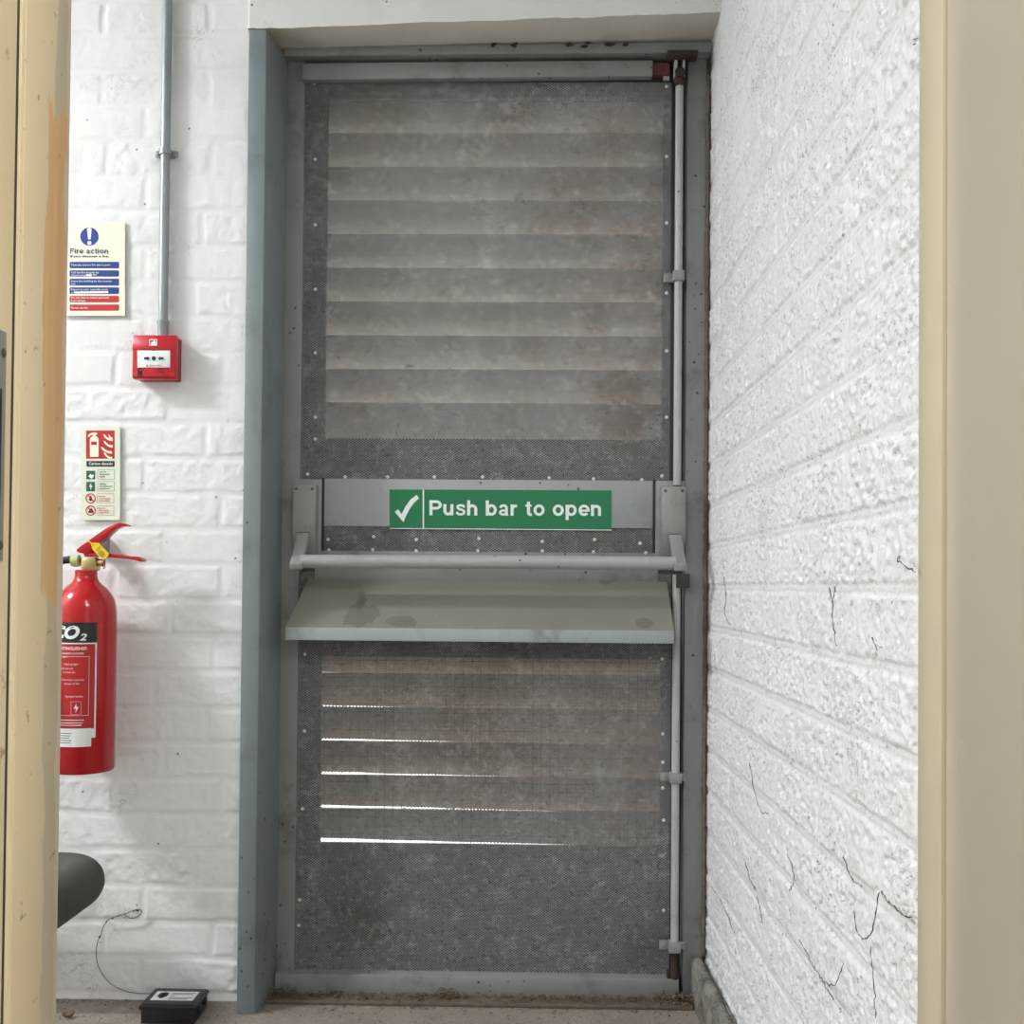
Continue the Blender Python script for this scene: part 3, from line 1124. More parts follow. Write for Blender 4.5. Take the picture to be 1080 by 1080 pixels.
def end_case(side):
    L = side == 'l'
    m = MB()
    if L:
        bp(m, 308.5, 339, 505.5, 588, Yp - 0.008, Yp - 0.0042, 0.0012)
    else:
        bp(m, 691.5, 722, 507, 589, Yp - 0.008, Yp - 0.0042, 0.0012)
    m.build('mounting_plate', M['case'], pb)
    m = MB()
    Yc = 2.088
    x0, x1 = (308.5, 332.5) if L else (698.5, 723.5)
    y0 = 511 if L else 513
    zt_ = P(x0, y0, Yc).z
    zm = P(x0, y0 + 40, Yc).z
    zb = P(x0, y0 + 56, Yc).z
    zc = P(x0, y0 + 74, Yc).z
    xa, xb = P(x0, 540, Yc).x, P(x1, 540, Yc).x
    side_prof = [(Yc + 0.012, zt_ + .001), (Yc + 0.003, zt_), (Yc, zm), (Yc + 0.004, zb), (Yp - 0.012, zc), (Yp - 0.0085, zc), (Yp - 0.0085, zt_ + .001)]
    m.prism([(xa, y, z) for y, z in side_prof], (xb - xa, 0, 0), 0.0022)
    cs = m.build('end_case', M['case'], pb)
    for xx in (x0 + 3.5, x1 - 3.5):
        q = MB()
        c_ = P(xx, y0 + 4.5, Yc + 0.001)
        q.lathe([(0, -0.0010), (0.0026, -0.0008), (0.0034, 0.0006), (0.0034, 0.0035)], (c_.x, Yc + 0.0022, c_.z), 14, 'y')
        q.build('screw', M['screw'], cs)
    # raised panel on the case front
    q = MB()
    xm0, xm1 = xa + (xb - xa) * .24, xa + (xb - xa) * .78
    z1_, z0_ = P(x0, y0 + 26, Yc).z, P(x0, y0 + 50, Yc).z
    q.solid([(xm0, Yc - .0008, z0_), (xm1, Yc - .0008, z0_), (xm1, Yc + .0015, z1_), (xm0, Yc + .0015, z1_),
             (xm0, Yc + .004, z0_), (xm1, Yc + .004, z0_), (xm1, Yc + .004, z1_), (xm0, Yc + .004, z1_)],
            [(0, 1, 2, 3), (4, 7, 6, 5), (0, 4, 5, 1), (3, 2, 6, 7), (0, 3, 7, 4), (1, 5, 6, 2)], 0.001)
    q.build('case_rib', M['case'], cs)
    # lever arm
    m = MB()
    if L:
        sec = [((312, 325), 562, 2.084), ((310.5, 323.5), 575, 2.066), ((307.5, 321), 586, 2.044), ((305, 319), 594, 2.031), ((305, 319), 600.5, 2.034)]
    else:
        sec = [((706, 719), 564, 2.084), ((708, 721), 577, 2.066), ((709.5, 723), 588, 2.044), ((711, 724.5), 596, 2.031), ((711, 724.5), 602.5, 2.034)]
    vs = []
    for (xx, y, Y) in sec:
        a, c_ = P(xx[0], y, Y), P(xx[1], y, Y)
        vs += [a, c_, c_ + Vector((0, .018, .002)), a + Vector((0, .018, .002))]
    fs = [(0, 1, 2, 3)[::-1], tuple(range(len(vs) - 4, len(vs)))]
    for i in range(len(sec) - 1):
        for k in range(4):
            k2 = (k + 1) % 4
            fs.append((i * 4 + k, i * 4 + k2, i * 4 + 4 + k2, i * 4 + 4 + k))
    m.solid(vs, fs, 0.002)
    m.build('lever_arm', M['case'], pb)


end_case('l')
end_case('r')
b = MB()
pa, pc = P(317.5, 592, 2.048), P(712.5, 594, 2.048)
b.tube([pa.lerp(pc, t_) for t_ in np.linspace(0, 1, 8)], 0.0138, 28)
b.build('bar', M['bar'], pb)
# vertical bolts
Yr = 2.112
xr = P(714, 540, Yr).x
b = MB()
b.tube([(xr, Yr, P(714, 512, Yr).z), (xr, Yr, P(714, 80, Yr).z)], 0.0083, 18)
b.build('upper_rod', M['rod'], pb)
b = MB()
b.tube([(xr, Yr, P(714, 606, Yr).z), (xr, Yr, P(714, 1000, Yr).z)], 0.0083, 18)
b.build('lower_rod', M['rod'], pb)
for (y, w) in ((292, 12), (820, 12), (998, 12)):
    m = MB()
    c_ = P(714, y, Yr)
    m.box(xr - 0.0125, xr + 0.0115, Yr - 0.0125, Yr + 0.012, c_.z - 0.011, c_.z + 0.011, 0.0015)
    m.box(xr - 0.0300, xr - 0.011, Yr + 0.005, Yr + 0.0115, c_.z - 0.009, c_.z + 0.009, 0.001)
    if y > 300:
        m.box(xr + 0.011, xr + 0.022, Yr + 0.002, Yr + 0.0115, c_.z - 0.008, c_.z + 0.008, 0.001)
    m.lathe([(0, -.002), (.003, -.0015), (.004, 0), (.004, .002)], (xr - 0.022, Yr + 0.005, c_.z), 12, 'y')
    m.build('rod_guide', M['case'], pb)
# top latch: two prongs, black bolt head and keeper
b = MB()
zt0, zt1 = P(714, 92, Yr).z, P(714, 62, Yr).z
b.box(xr - 0.012, xr - 0.006, Yr - 0.012, Yr + 0.01, zt0 + .02, zt1, 0.0008)
b.box(xr + 0.005, xr + 0.010, Yr - 0.012, Yr + 0.01, zt0 + .02, zt1, 0.0008)
b.build('latch_fork', M['rod'], pb)
b = MB()
b.lathe([(0, -.004), (.009, -.003), (.011, 0), (.011, .014), (0, .015)], (xr - .001, Yr - .012, P(714, 79, Yr).z), 18, 'y')
b.lathe([(.0075, 0), (.0115, .004), (.0115, .018), (.0085, .024)], (xr, Yr, P(714, 92, Yr).z), 18, 'z')
b.build('latch_bolt', M['rust'], pb)
b = MB()
zk = P(714, 57, 2.10).z
b.box(xr - 0.030, xr + 0.034, 2.080, 2.110, zk - .012, zk - .001, 0.0015)
b.build('keeper', M['rust'], pb)
b = MB()
c_ = P(703, 78, Yr)
b.box(c_.x - .006, c_.x + .007, Yr + .004, Yr + .0115, c_.z - .011, c_.z + .011, .001)
b.build('latch_bracket', M['case'], pb)
# bottom bolt
b = MB()
z0_, z1_ = 0.012, P(714, 1003, Yr).z
b.lathe([(0, z0_), (.0095, z0_), (.0095, z0_ + .05), (.0075, z0_ + .055), (.0075, z1_), (0, z1_)], (xr, Yr, 0), 18, 'z')
b.box(xr - .015, xr - .009, Yr - .006, Yr + .01, z0_ + .005, z0_ + .05, .001)
b.build('floor_bolt', M['rust'], pb)
b = MB()
c_ = P(719, 613, 2.105)
b.box(c_.x - .012, c_.x + .016, 2.100, 2.120, c_.z - .014, c_.z + .016, .0015)
b.build('rod_link', M['steel_dark'], pb)

# ================================================================== PUSH BAR SIGN
Ysg = Yp - 0.0036
sg = thing('exit_sign', 'green sign with a white tick reading Push bar to open', 'sign')
T = crop(400, 490, 1080 / 260, Ysg)
T2 = crop(400, 490, 1080 / 260, Ysg - 0.0005)
b = MB()
b.prism([T(45, 109), T(1018, 113), T(1018, 288), (T(45, 281))], (0, 0.0012, 0))
b.build('sign_board', M['green'], sg)
b = MB()
b.flat([T2(190, 110), T2(196, 110), T2(196, 282), T2(190, 282)])
b.flat([T2(45, 277.5), T2(1018, 285), T2(1018, 288.3), T2(45, 281)])
b.build('white_line', M['sign_white'], sg, fix=False)
b = MB()
b.flat([T2(*p) for p in ((68, 207), (83, 196), (98, 217), (114, 185), (136, 154), (163, 133), (175, 147), (150, 170), (131, 198), (116, 228), (106, 252))])
b.build('tick', M['sign_white'], sg, fix=False)
b = MB()
tr = lambda x, y: T2(x, -y)
bold_words(b, 'Push bar to open', 220, 978, -222, 66, lambda x, y: T2(x, -y + (x - 220) * 0.004))
b.build('lettering', M['sign_white'], sg, fix=False)

# ================================================================== FIRE ACTION SIGN
Yq = YW - 0.0075
fa = thing('fire_action_sign', 'pale yellow fire action notice with blue and red instruction bars', 'sign')
T = crop(60, 225, 9, Yq)
T2 = crop(60, 225, 9, Yq - 0.0004)
T3 = crop(60, 225, 9, Yq - 0.0008)


def rrect(x0, y0, x1, y1, r, T, n=5):
    pts = []
    for (cx, cy, a0) in ((x1 - r, y0 + r, -90), (x1 - r, y1 - r, 0), (x0 + r, y1 - r, 90), (x0 + r, y0 + r, 180)):
        for i in range(n):
            a = math.radians(a0 + 90 * i / (n - 1))
            pts.append(T(cx + r * math.cos(a), cy + r * math.sin(a)))
    return pts


def disc(cx, cy, r, T, n=32, ry=None):
    return [T(cx + r * math.cos(2 * PI * i / n), cy + (ry or r) * math.sin(2 * PI * i / n)) for i in range(n)]


b = MB()
b.prism([T(60, 84), T(645, 84), T(645, 972), T(60, 972)], (0, 0.003, 0), 0)
b.build('sign_board', M['photolum'], fa)
b = MB()
b.flat(disc(308, 220, 87, T2))
for (y0, y1) in ((460, 522), (540, 600), (620, 686), (702, 766)):
    b.flat(rrect(120, y0, 590, y1, 13, T2))
b.build('blue_panel', M['sign_blue'], fa, fix=False)
b = MB()
for (y0, y1) in ((783, 845), (865, 925)):
    b.flat(rrect(120, y0, 590, y1, 13, T2))
b.build('red_panel', M['sign_red'], fa, fix=False)
b = MB()
b.flat([T3(286, 150), T3(292, 140), T3(308, 136), T3(324, 140), T3(330, 150), T3(320, 248), T3(296, 248)])
b.flat(disc(308, 281, 20, T3, 20))
b.flat([T3(275, 578), T3(330, 576), T3(330, 598), T3(275, 598)])
b.flat([T3(163, 742), T3(487, 738), T3(487, 757), T3(163, 761)])
tr = lambda x, y: T3(x, -y)
for (s_, x0, x1, y, c_) in (('Operate nearest fire alarm point', 135, 508, 497, 17), ('Call the fire brigade by', 135, 398, 570, 17), ('telephoning', 135, 270, 594, 15), ('999', 338, 376, 592, 15),
                            ('Leave the building by the nearest', 135, 522, 651, 17), ('exit', 135, 176, 677, 15), ('Report to your assembly point', 135, 485, 731, 17), ('at', 138, 158, 760, 15),
                            ('Do not stop to collect personal', 135, 492, 808, 17), ('belongings', 135, 268, 836, 16), ('Do not use lifts', 135, 292, 905, 18)):
    lettering(b, s_, x0, x1, -y, c_, tr, bold=0.006)
b.build('white_lettering', M['sign_white'], fa, fix=False)
b = MB()
bold_words(b, 'Fire action', 126, 492, -382, 50, tr)
lettering(b, 'If you discover a fire', 128, 488, -417, 22, tr, bold=0.02)
b.build('heading_lettering', M['sign_navy'], fa, fix=False)

# ================================================================== EXTINGUISHER IDENTIFICATION SIGN
es = thing('extinguisher_sign', 'narrow pale green carbon dioxide extinguisher instruction sign above the extinguisher', 'sign')
k_ = 563 / 60
T = crop(75, 440, k_, Yq)
T2 = crop(75, 440, k_, Yq - 0.0004)
T3 = crop(75, 440, k_, Yq - 0.0008)
T4 = crop(75, 440, k_, Yq - 0.0011)
b = MB()
b.prism([T(100, 90), T(484, 90), T(482, 1018), T(98, 1018)], (0, 0.003, 0), 0)
b.build('sign_board', M['photolum_green'], es)
b = MB()
b.flat([T2(148, 132), T2(430, 132), T2(430, 410), T2(148, 410)])


def ring(mb, cx, cy, r0, r1, T, n=28):
    vs = disc(cx, cy, r0, T, n) + disc(cx, cy, r1, T, n)
    mb.add(vs, [(i, (i + 1) % n, n + (i + 1) % n, n + i) for i in range(n)])


def frame2(mb, x0, y0, x1, y1, w, T):
    for (a, b_, c_, d_) in ((x0, y0, x1, y0 + w), (x0, y1 - w, x1, y1), (x0, y0 + w, x0 + w, y1 - w), (x1 - w, y0 + w, x1, y1 - w)):
        mb.flat([T(a, b_), T(c_, b_), T(c_, d_), T(a, d_)])


for cy in (803, 924):
    ring(b, 193, cy, 50, 40, T3)
    b.flat([T3(160, cy - 30), T3(167, cy - 37), T3(227, cy + 28), T3(220, cy + 35)])
    frame2(b, 260, cy - 48, 424, cy + 48, 3, T3)
tr = lambda x, y: T3(x, -y)
for (s_, x1, y) in (('Not for', 340, 789), ('wood, paper', 392, 811), ('and textiles', 384, 833), ('Not for', 338, 907), ('flammable', 378, 929), ('metal fires', 372, 951)):
    lettering(b, s_, 274, x1, -y, 14, tr, bold=0.02)
b.build('red_print', M['sign_red'], es, fix=False)
b = MB()
b.flat([T2(152, 434), T2(430, 434), T2(430, 490), T2(152, 490)])
for (s_, x1, y) in (('Safe for', 350, 548), ('flammable', 380, 571), ('liquids', 338, 594), ('Safe for', 352, 666), ('live electrical', 408, 690), ('equipment', 384, 713)):
    lettering(b, s_, 280, x1, -y, 14, tr, bold=0.02)
# small pictograms inside the red rings
b.flat([T2(175, 826), T2(183, 790), T2(196, 775), T2(206, 800), T2(216, 826)])
b.flat([T2(168, 946), T2(182, 915), T2(200, 898), T2(222, 930), T2(218, 948)])
b.build('black_print', M['sign_black'], es, fix=False)
b = MB()
b.flat([T2(150, 530), T2(238, 530), T2(238, 614), T2(150, 614)])
b.flat([T2(150, 640), T2(236, 640), T2(236, 734), T2(150, 734)])
for cy in (568, 685):
    frame2(b, 262, cy - 50, 428, cy + 48, 3, T2)
b.build('green_print', M['sign_dkgreen'], es, fix=False)
b = MB()
# white extinguisher and flames on the red square
b.flat([T3(*p) for p in ((186, 392), (186, 216), (196, 198), (214, 188), (214, 176), (196, 178), (176, 196), (164, 192), (176, 168), (200, 156), (228, 152), (240, 152), (258, 158), (258, 172), (244, 178), (244, 188), (262, 198), (272, 216), (272, 392))])
for (dx, dy, s_) in ((316, 168, 1.0), (318, 232, 1.0), (292, 292, 1.2), (322, 348, .9)):
    pts = [(0, 0), (22, 8), (40, 30), (62, 42), (94, 46), (94, 70), (60, 64), (34, 48), (14, 30)]
    b.flat([T3(min(dx + x * s_, 414), dy + y) for x, y in pts])
b.flat([T3(*p) for p in ((368, 164), (382, 182), (396, 196), (413, 206), (413, 234), (392, 222), (376, 200))])
b.flat([T3(*p) for p in ((172, 585), (190, 560), (206, 572), (226, 566), (220, 596), (200, 608))])
b.flat([T3(*p) for p in ((198, 648), (178, 690), (192, 688), (190, 722), (212, 676), (198, 678))])
lettering(b, 'Carbon dioxide', 176, 412, -472, 26, tr, bold=0.01)
b.build('white_print', M['photolum'], es, fix=False)
b = MB()
b.flat([T4(198, 242), T4(254, 242), T4(254, 274), T4(198, 274)])
b.build('red_patch', M['sign_red'], es, fix=False)

# ================================================================== CALL POINT AND CONDUIT
Yc0 = YW - 0.042
cp = thing('fire_alarm_call_point', 'red fire alarm call point box with a white press panel', 'fire alarm')
T = crop(125, 320, 9, Yc0)
T2 = crop(125, 320, 9, Yc0 - 0.0022)
T3 = crop(125, 320, 9, Yc0 - 0.0034)
T4 = crop(125, 320, 9, Yc0 - 0.0044)
b = MB()
x0, x1, z0, z1 = T(140, 0).x, T(546, 0).x, T(0, 712).z, T(0, 296).z
b.box(x0 + .002, x1 - .001, YW - 0.024, YW - 0.001, z0 + .001, z1 - .001, 0.002)
b.build('back_box', M['call_dark'], cp)
b = MB()
zk = T(0, 437).z
prof = [(YW - 0.0245, z0), (Yc0 + .003, z0), (Yc0 - .001, z0 + .004), (Yc0, zk - .0005), (Yc0 - 0.0025, zk), (Yc0 - .0015, zk + .012), (Yc0 + .003, z1), (YW - 0.0245, z1)]
b.prism([(x0, y, z) for y, z in prof], (x1 - x0, 0, 0), 0.0012)
b.build('front_cover', M['call_red'], cp)
b = MB()
b.prism([T2(178, 446), T2(488, 446), T2(488, 608), T2(178, 608)], (0, .003, 0), 0.0006)
gp = b.build('press_panel', M['sign_white'], cp)
b = MB()
b.flat(disc(334, 521, 20, T3, 24))
for sx in (1, -1):
    cx = 334 - sx * 64
    b.flat([T3(cx - sx * 28, 511), T3(cx + sx * 2, 511), T3(cx + sx * 2, 500), T3(cx + sx * 26, 521), T3(cx + sx * 2, 542), T3(cx + sx * 2, 531), T3(cx - sx * 28, 531)][::sx])
b.flat([T3(262, 598), T3(270, 578), T3(279, 598)])
b.flat([T3(308, 440), T3(350, 440), T3(330, 451)])
lettering(b, 'PRESS HERE', 296, 404, -596, 12, lambda x, y: T3(x, -y), bold=0.0)
b.build('black_arrow_print', M['sign_black'], cp, fix=False)
b = MB()
frame2(b, 290, 340, 368, 402, 7, T4)
b.flat([T4(*p) for p in ((304, 398), (312, 368), (330, 360), (340, 346), (352, 364), (366, 372), (366, 398))])
b.build('white_flame_symbol', M['sign_white'], cp, fix=False)
b = MB()


def stroke(mb, pts, r, T):
    mb.tube([T(*p) for p in pts], r, 6)


T5 = crop(125, 320, 9, Yc0 - 0.0012)
stroke(b, [(368, 632), (390, 624), (418, 628), (414, 646), (392, 656), (424, 660), (434, 680), (414, 696), (378, 698)], .0006, T5)
b.build('handwritten_digit', M['sign_black'], cp)
b = MB()
stroke(b, [(184, 624), (214, 620), (228, 632), (214, 648), (188, 652), (220, 656), (226, 680), (204, 692), (182, 690), (186, 626)], .0009, T5)
stroke(b, [(196, 640), (222, 676), (190, 676), (224, 636)], .0009, T5)
b.build('scribbled_mark', M['sign_black'], cp)

cn = thing('conduit', 'galvanised steel conduit pipe running down the white wall to the red call point', 'conduit')
Yk = YW - 0.0155
b = MB()
ptop = P(178.5, -60, Yk)
ptop = Vector((P(172.5, 300, Yk).x, Yk, ZC - 0.001))
pbot = Vector((P(172.5, 300, Yk).x, Yk, P(172, 340, Yk).z))
b.tube([pbot, pbot.lerp(ptop, .3), pbot.lerp(ptop, .7), ptop], 0.0098, 20)
b.build('pipe', M['galv'], cn)
b = MB()
zc_ = z1 - 0.0025
b.lathe([(0.0098, pbot.z + .004), (0.0118, pbot.z + .003), (0.0118, pbot.z - .004), (0.0108, pbot.z - .006), (0.0112, zc_), (0, zc_)], (pbot.x, Yk, 0), 24, 'z')
b.build('coupling', M['galv'], cn)
b = MB()
zsd = P(176, 161, Yk).z
for i in range(14):
    pass
arc = [(0.0112 * math.cos(a), 0.0112 * math.sin(a)) for a in np.linspace(PI, 2 * PI, 14)]
outer = [(x * 1.16, y * 1.16) for x, y in arc]
pl = [(x + pbot.x, Yk + y) for x, y in arc]
po = [(x + pbot.x, Yk + y) for x, y in outer]
b.prism([(x, y, zsd - .006) for x, y in po + pl[::-1]], (0, 0, .012))
for sx in (-1, 1):
    b.box(pbot.x + sx * .0165 - .007, pbot.x + sx * .0165 + .007, YW - .011, YW - .005, zsd - .006, zsd + .006, .001)
    b.lathe([(0, -.002), (.0025, -.0015), (.0034, 0)], (pbot.x + sx * .018, YW - .011, zsd), 12, 'y')
b.box(pbot.x - .017, pbot.x + .017, YW - .0052, YW - .001, zsd - .008, zsd + .008, .001)
b.build('saddle_clamp', M['galv'], cn)

# ================================================================== EXTINGUISHER
Ye = YW - 0.082
ex = thing('fire_extinguisher', 'red carbon dioxide fire extinguisher with a black horn hanging on the white wall', 'fire extinguisher')
exx = P(90.5, 620, Ye).x
R = 0.0592
z_b = P(90, 812, Ye).z
zz = lambda y: P(90, y, Ye).z
b = MB()
b.lathe([(0, z_b + .006), (R - .012, z_b + .004), (R - .003, z_b), (R, z_b + .004), (R, zz(648)), (R - .0015, zz(640)), (R - .005, zz(632)), (R - .011, zz(626)), (R - .020, zz(620)),
         (R - .028, zz(616.5)), (0.0255, zz(613.5)), (0.0222, zz(610)), (0.0212, zz(607)), (0.0212, zz(602)), (0.019, zz(601.2)), (0, zz(601.2))], (exx, Ye, 0), 64)
b.build('cylinder', M['ext_red'], ex)
AC = math.radians(-5)


def cyl(u, z, off=0.0006):
    a = AC + u / R
    return Vector((exx + (R + off) * math.sin(a), Ye - (R + off) * math.cos(a), z))


def cpatch(mb, u0, u1, z0, z1, off, mi=0, n=24):
    vs, fs = [], []
    for i in range(n + 1):
        u = u0 + (u1 - u0) * i / n
        vs += [cyl(u, z0, off), cyl(u, z1, off)]
    for i in range(n):
        fs.append((2 * i, 2 * i + 2, 2 * i + 3, 2 * i + 1))
    mb.add(vs, fs, True, mi)


zf = lambda y: P(80, y, Ye - R).z
z656, z678, z769, z779, z788 = zf(656.5), zf(678), zf(768), zf(779), zf(788)
b = MB()
HW = 0.0515
cpatch(b, -HW, HW, z678, z656, .0005, 0)
cpatch(b, -HW, HW, z779, z678, .0004, 2)
cpatch(b, -HW + .003, HW - .003, z769 - .002, z678 - .0025, .0007, 1)
cpatch(b, -HW, HW - .008, z788, z769 - .001, .0009, 2)
# printed lines
h_ = z656 - z678
ct = lambda off: (lambda u, z: cyl(u, z, off))
lettering(b, 'CO', -0.034, 0.020, z678 + h_ * .22, h_ * .58, ct(.0012), bold=0.045, shear=0.25, mi=2)
lettering(b, '2', 0.020, 0.033, z678 + h_ * .12, h_ * .32, ct(.0012), bold=0.03, shear=0.25, mi=2)
ln = [('EXTINGUISHER', 685.5, .0055, .034, .02), ('CARBON DIOXIDE', 690.3, .0035, .028, .01), ('GAS', 694, .0032, -.004, .01),
      ('Hold upright', 701.5, .0036, .018, .0), ('Break seal and', 706, .0036, .009, .0), ('remove pin', 710, .0036, .013, .0), ('Direct horn and aim', 718, .0036, .029, .0),
      ('at base of fire', 722, .0036, .021, .0), ('Squeeze handles', 735.5, .0036, .0285, .0)]
for (s_, y, c_, u1, bo) in ln:
    lettering(b, s_, 0, 0, zf(y), c_, ct(.0010), bold=bo, mi=2, right_align=u1)
for (y, u0, u1) in ((760, -.03, .03), (763, -.03, .028), (765.5, -.03, .026)):
    cpatch(b, u0, u1, zf(y), zf(y - .8), .0010, 2, 12)


def cframe(u0, u1, y0, y1, w, mi):
    wz = w
    cpatch(b, u0, u1, zf(y0) - wz, zf(y0), .0010, mi, 14)
    cpatch(b, u0, u1, zf(y1), zf(y1) + wz, .0010, mi, 14)
    cpatch(b, u0, u0 + w, zf(y1), zf(y0), .0010, mi, 2)
    cpatch(b, u1 - w, u1, zf(y1), zf(y0), .0010, mi, 2)


cframe(-.042, .038, 692.5, 755, .0006, 2)
cframe(.006, .025, 740, 754, .0005, 2)
b.add([cyl(.016, zf(742), .0011), cyl(.011, zf(748), .0011), cyl(.0155, zf(747), .0011), cyl(.0145, zf(752), .0011), cyl(.0205, zf(745.5), .0011), cyl(.0165, zf(746), .0011)], [(0, 1, 2, 5), (5, 2, 3, 4)], False, 2)
for i, y in enumerate((774, 776.5, 779, 781.5, 784)):
    cpatch(b, -.03, .008 - .002 * (i % 3), zf(y), zf(y - .8), .0013, 3, 10)
b.build('instruction_label', [M['sign_black'], M['label_red'], M['sign_white'], M['ink_grey']], ex, fix=False)
# valve and handles
TE = lambda Y: crop(55, 540, 1080 / 110, Y)
b = MB()
t_ = TE(Ye - .012)
b.prism([t_(300, 500), t_(330, 470), t_(440, 470), t_(452, 520), t_(448, 606), t_(306, 606), t_(290, 560)], (0, .026, 0), 0.003)
b.lathe([(.0075, 0), (.0075, .014), (0, .014)], (t_(455, 525).x - .004, Ye, t_(455, 525).z), 16, 'x')
b.build('valve', M['brass'], ex)
b = MB()
t_ = TE(Ye)
c_ = t_(245, 505)
b.lathe([(.004, -.008), (.0115, -.007), (.0125, 0), (.0115, .007), (.004, .008)], (c_.x, Ye, c_.z), 24, 'x')
b.build('valve_ring', M['pale_green'], ex)
b = MB()
t_ = TE(Ye - .013)
up_ = [(248, 388), (300, 345), (380, 292), (460, 232), (560, 165), (640, 126), (700, 106), (745, 118), (780, 134), (772, 146), (715, 146), (650, 172), (590, 222), (530, 290), (480, 316), (420, 340), (405, 420), (350, 436), (270, 420), (250, 405)]
b.prism([t_(*p) for p in up_], (0, .024, 0), 0.002)
b.build('squeeze_lever', M['ext_red'], ex)
b = MB()
t_ = TE(Ye - .011)
lo_ = [(318, 428), (420, 420), (590, 426), (700, 440), (800, 456), (880, 460), (930, 486), (938, 508), (915, 518), (860, 500), (780, 486), (680, 478), (580, 470), (450, 464), (330, 462)]
b.prism([t_(*p) for p in lo_], (0, .022, 0), 0.002)
b.build('carry_handle', M['ext_red'], ex)
b = MB()
t_ = TE(Ye - .017)
b.prism([t_(*p) for p in ((402, 334), (425, 318), (484, 320), (505, 350), (586, 428), (580, 456), (532, 492), (505, 482), (418, 388))], (0, .0012, 0))
tg = b.build('service_tag', M['yellow'], ex)
b = MB()
b.tube([t_(352, 284) + Vector((0, .004, 0)), t_(380, 305), t_(425, 335)], .0011, 8)
b.build('tag_strap', M['yellow'], tg)
b = MB()
t_ = TE(Ye - .0176)
for (p, q) in (((418, 350), (432, 336)), ((452, 398), (498, 356)), ((466, 404), (492, 380)), ((474, 432), (516, 396)), ((486, 446), (528, 408)), ((498, 458), (540, 420)), ((510, 468), (548, 434))):
    b.tube([t_(*p), t_(*q)], .00045, 5)
b.build('tag_print', M['ink_grey'], tg)
b = MB()
t_ = TE(Ye - .004)
b.tube([t_(545, 470), t_(548, 520), t_(545, 580), t_(532, 590), t_(528, 540), t_(540, 505)], .0010, 8)
b.build('seal_tie', M['ext_red'], ex)
b = MB()
ring_c = t_(465, 528)
b.tube([ring_c + Vector((.010 * math.cos(a), 0, .004 * math.sin(a))) for a in np.linspace(0, 2 * PI, 20)], .0010, 8, False)
b.build('pin_ring', M['galv'], ex)
# wall bracket
b = MB()
t_ = TE(YW - .01)
x_, z_ = t_(575, 300).x, t_(0, 300).z
b.box(exx + .005, exx + .014, YW - .05, YW - .002, t_(0, 470).z, t_(0, 262).z, .001)
b.build('hook_bracket', M['galv'], ex)
# hose and horn
b = MB()
c0 = TE(Ye)(270, 496)
pts = [c0, c0 + Vector((-.02, 0, 0)), c0 + Vector((-.045, -.006, -.006)), c0 + Vector((-.062, -.02, -.03)), c0 + Vector((-.066, -.045, -.075)), Vector((exx - .058, Ye - .052, zf(690)))]


b.tube(smooth(pts), .0075, 14)
b.build('hose', M['rubber'], ex)
b = MB()
zh1, zh0 = zf(688), zf(742)
b.tube([Vector((exx - .058, Ye - .052, zh1)), Vector((exx - .054, Ye - .056, (zh1 + zh0) / 2)), Vector((exx - .050, Ye - .062, zh0))], [.010, .015, .021], 24)
b.build('horn', M['rubber'], ex)

# ================================================================== LAGGED PIPE
Yg = 1.955
zc_ = P(90, 932, Yg - .045).z
xg = P(113, 930, 1.93).x - .0455
b = MB()
rr = .055
path = [Vector((-1.72, Yg, zc_)), Vector((-1.4, Yg, zc_)), Vector((xg - rr, Yg, zc_))]
for a in np.linspace(0, PI / 2, 10)[1:]:
    path.append(Vector((xg - rr + rr * math.sin(a), Yg - rr + rr * math.cos(a), zc_)))
path += [Vector((xg, 1.6, zc_)), Vector((xg, 1.2, zc_)), Vector((xg, 0.975, zc_))]
b.tube(path, .0455, 32)
b.box(-1.32, -1.28, Yg + .040, YW - .002, zc_ - .02, zc_ + .02)
lp = b.build('insulated_pipe', M['foam'])
tag(lp, 'dark foam insulated pipe bend low on the white wall below the extinguisher', 'pipe')

# ================================================================== LOOSE WIRE
T = crop(0, 840, 4.5, YW - .008)
b = MB()
pts = [(725, 932), (660, 934), (600, 925), (540, 895), (500, 850), (475, 800), (464, 745), (466, 690), (478, 660), (490, 620), (520, 582), (570, 562), (610, 548), (640, 536), (668, 534), (672, 552), (650, 572), (620, 576), (596, 556)]
path = [T(*p) + Vector((0, .004 * math.sin(i * .9) - .004, 0)) for i, p in enumerate(pts)]
b.tube(smooth(path, 6), .0008, 8)
wr_ = b.build('loop_of_wire', M['cable'])
tag(wr_, 'thin brown wire looping up the white wall from the black bait box', 'wire')
b = MB()
for (x, y, s_) in ((478, 662, .0028), (654, 536, .0028), (660, 538, .0022), (540, 576, .0018), (575, 560, .002), (510, 590, .0016), (640, 540, .002), (480, 688, .0014)):
    c_ = T(x, y) + Vector((0, -.005, 0))
    b = MB()
    b.lathe([(0, -s_), (s_ * .8, -s_ * .5), (s_, 0), (s_ * .7, s_ * .6), (0, s_)], c_, 8)
    b.build('dirt_clump', M['web'], wr_)

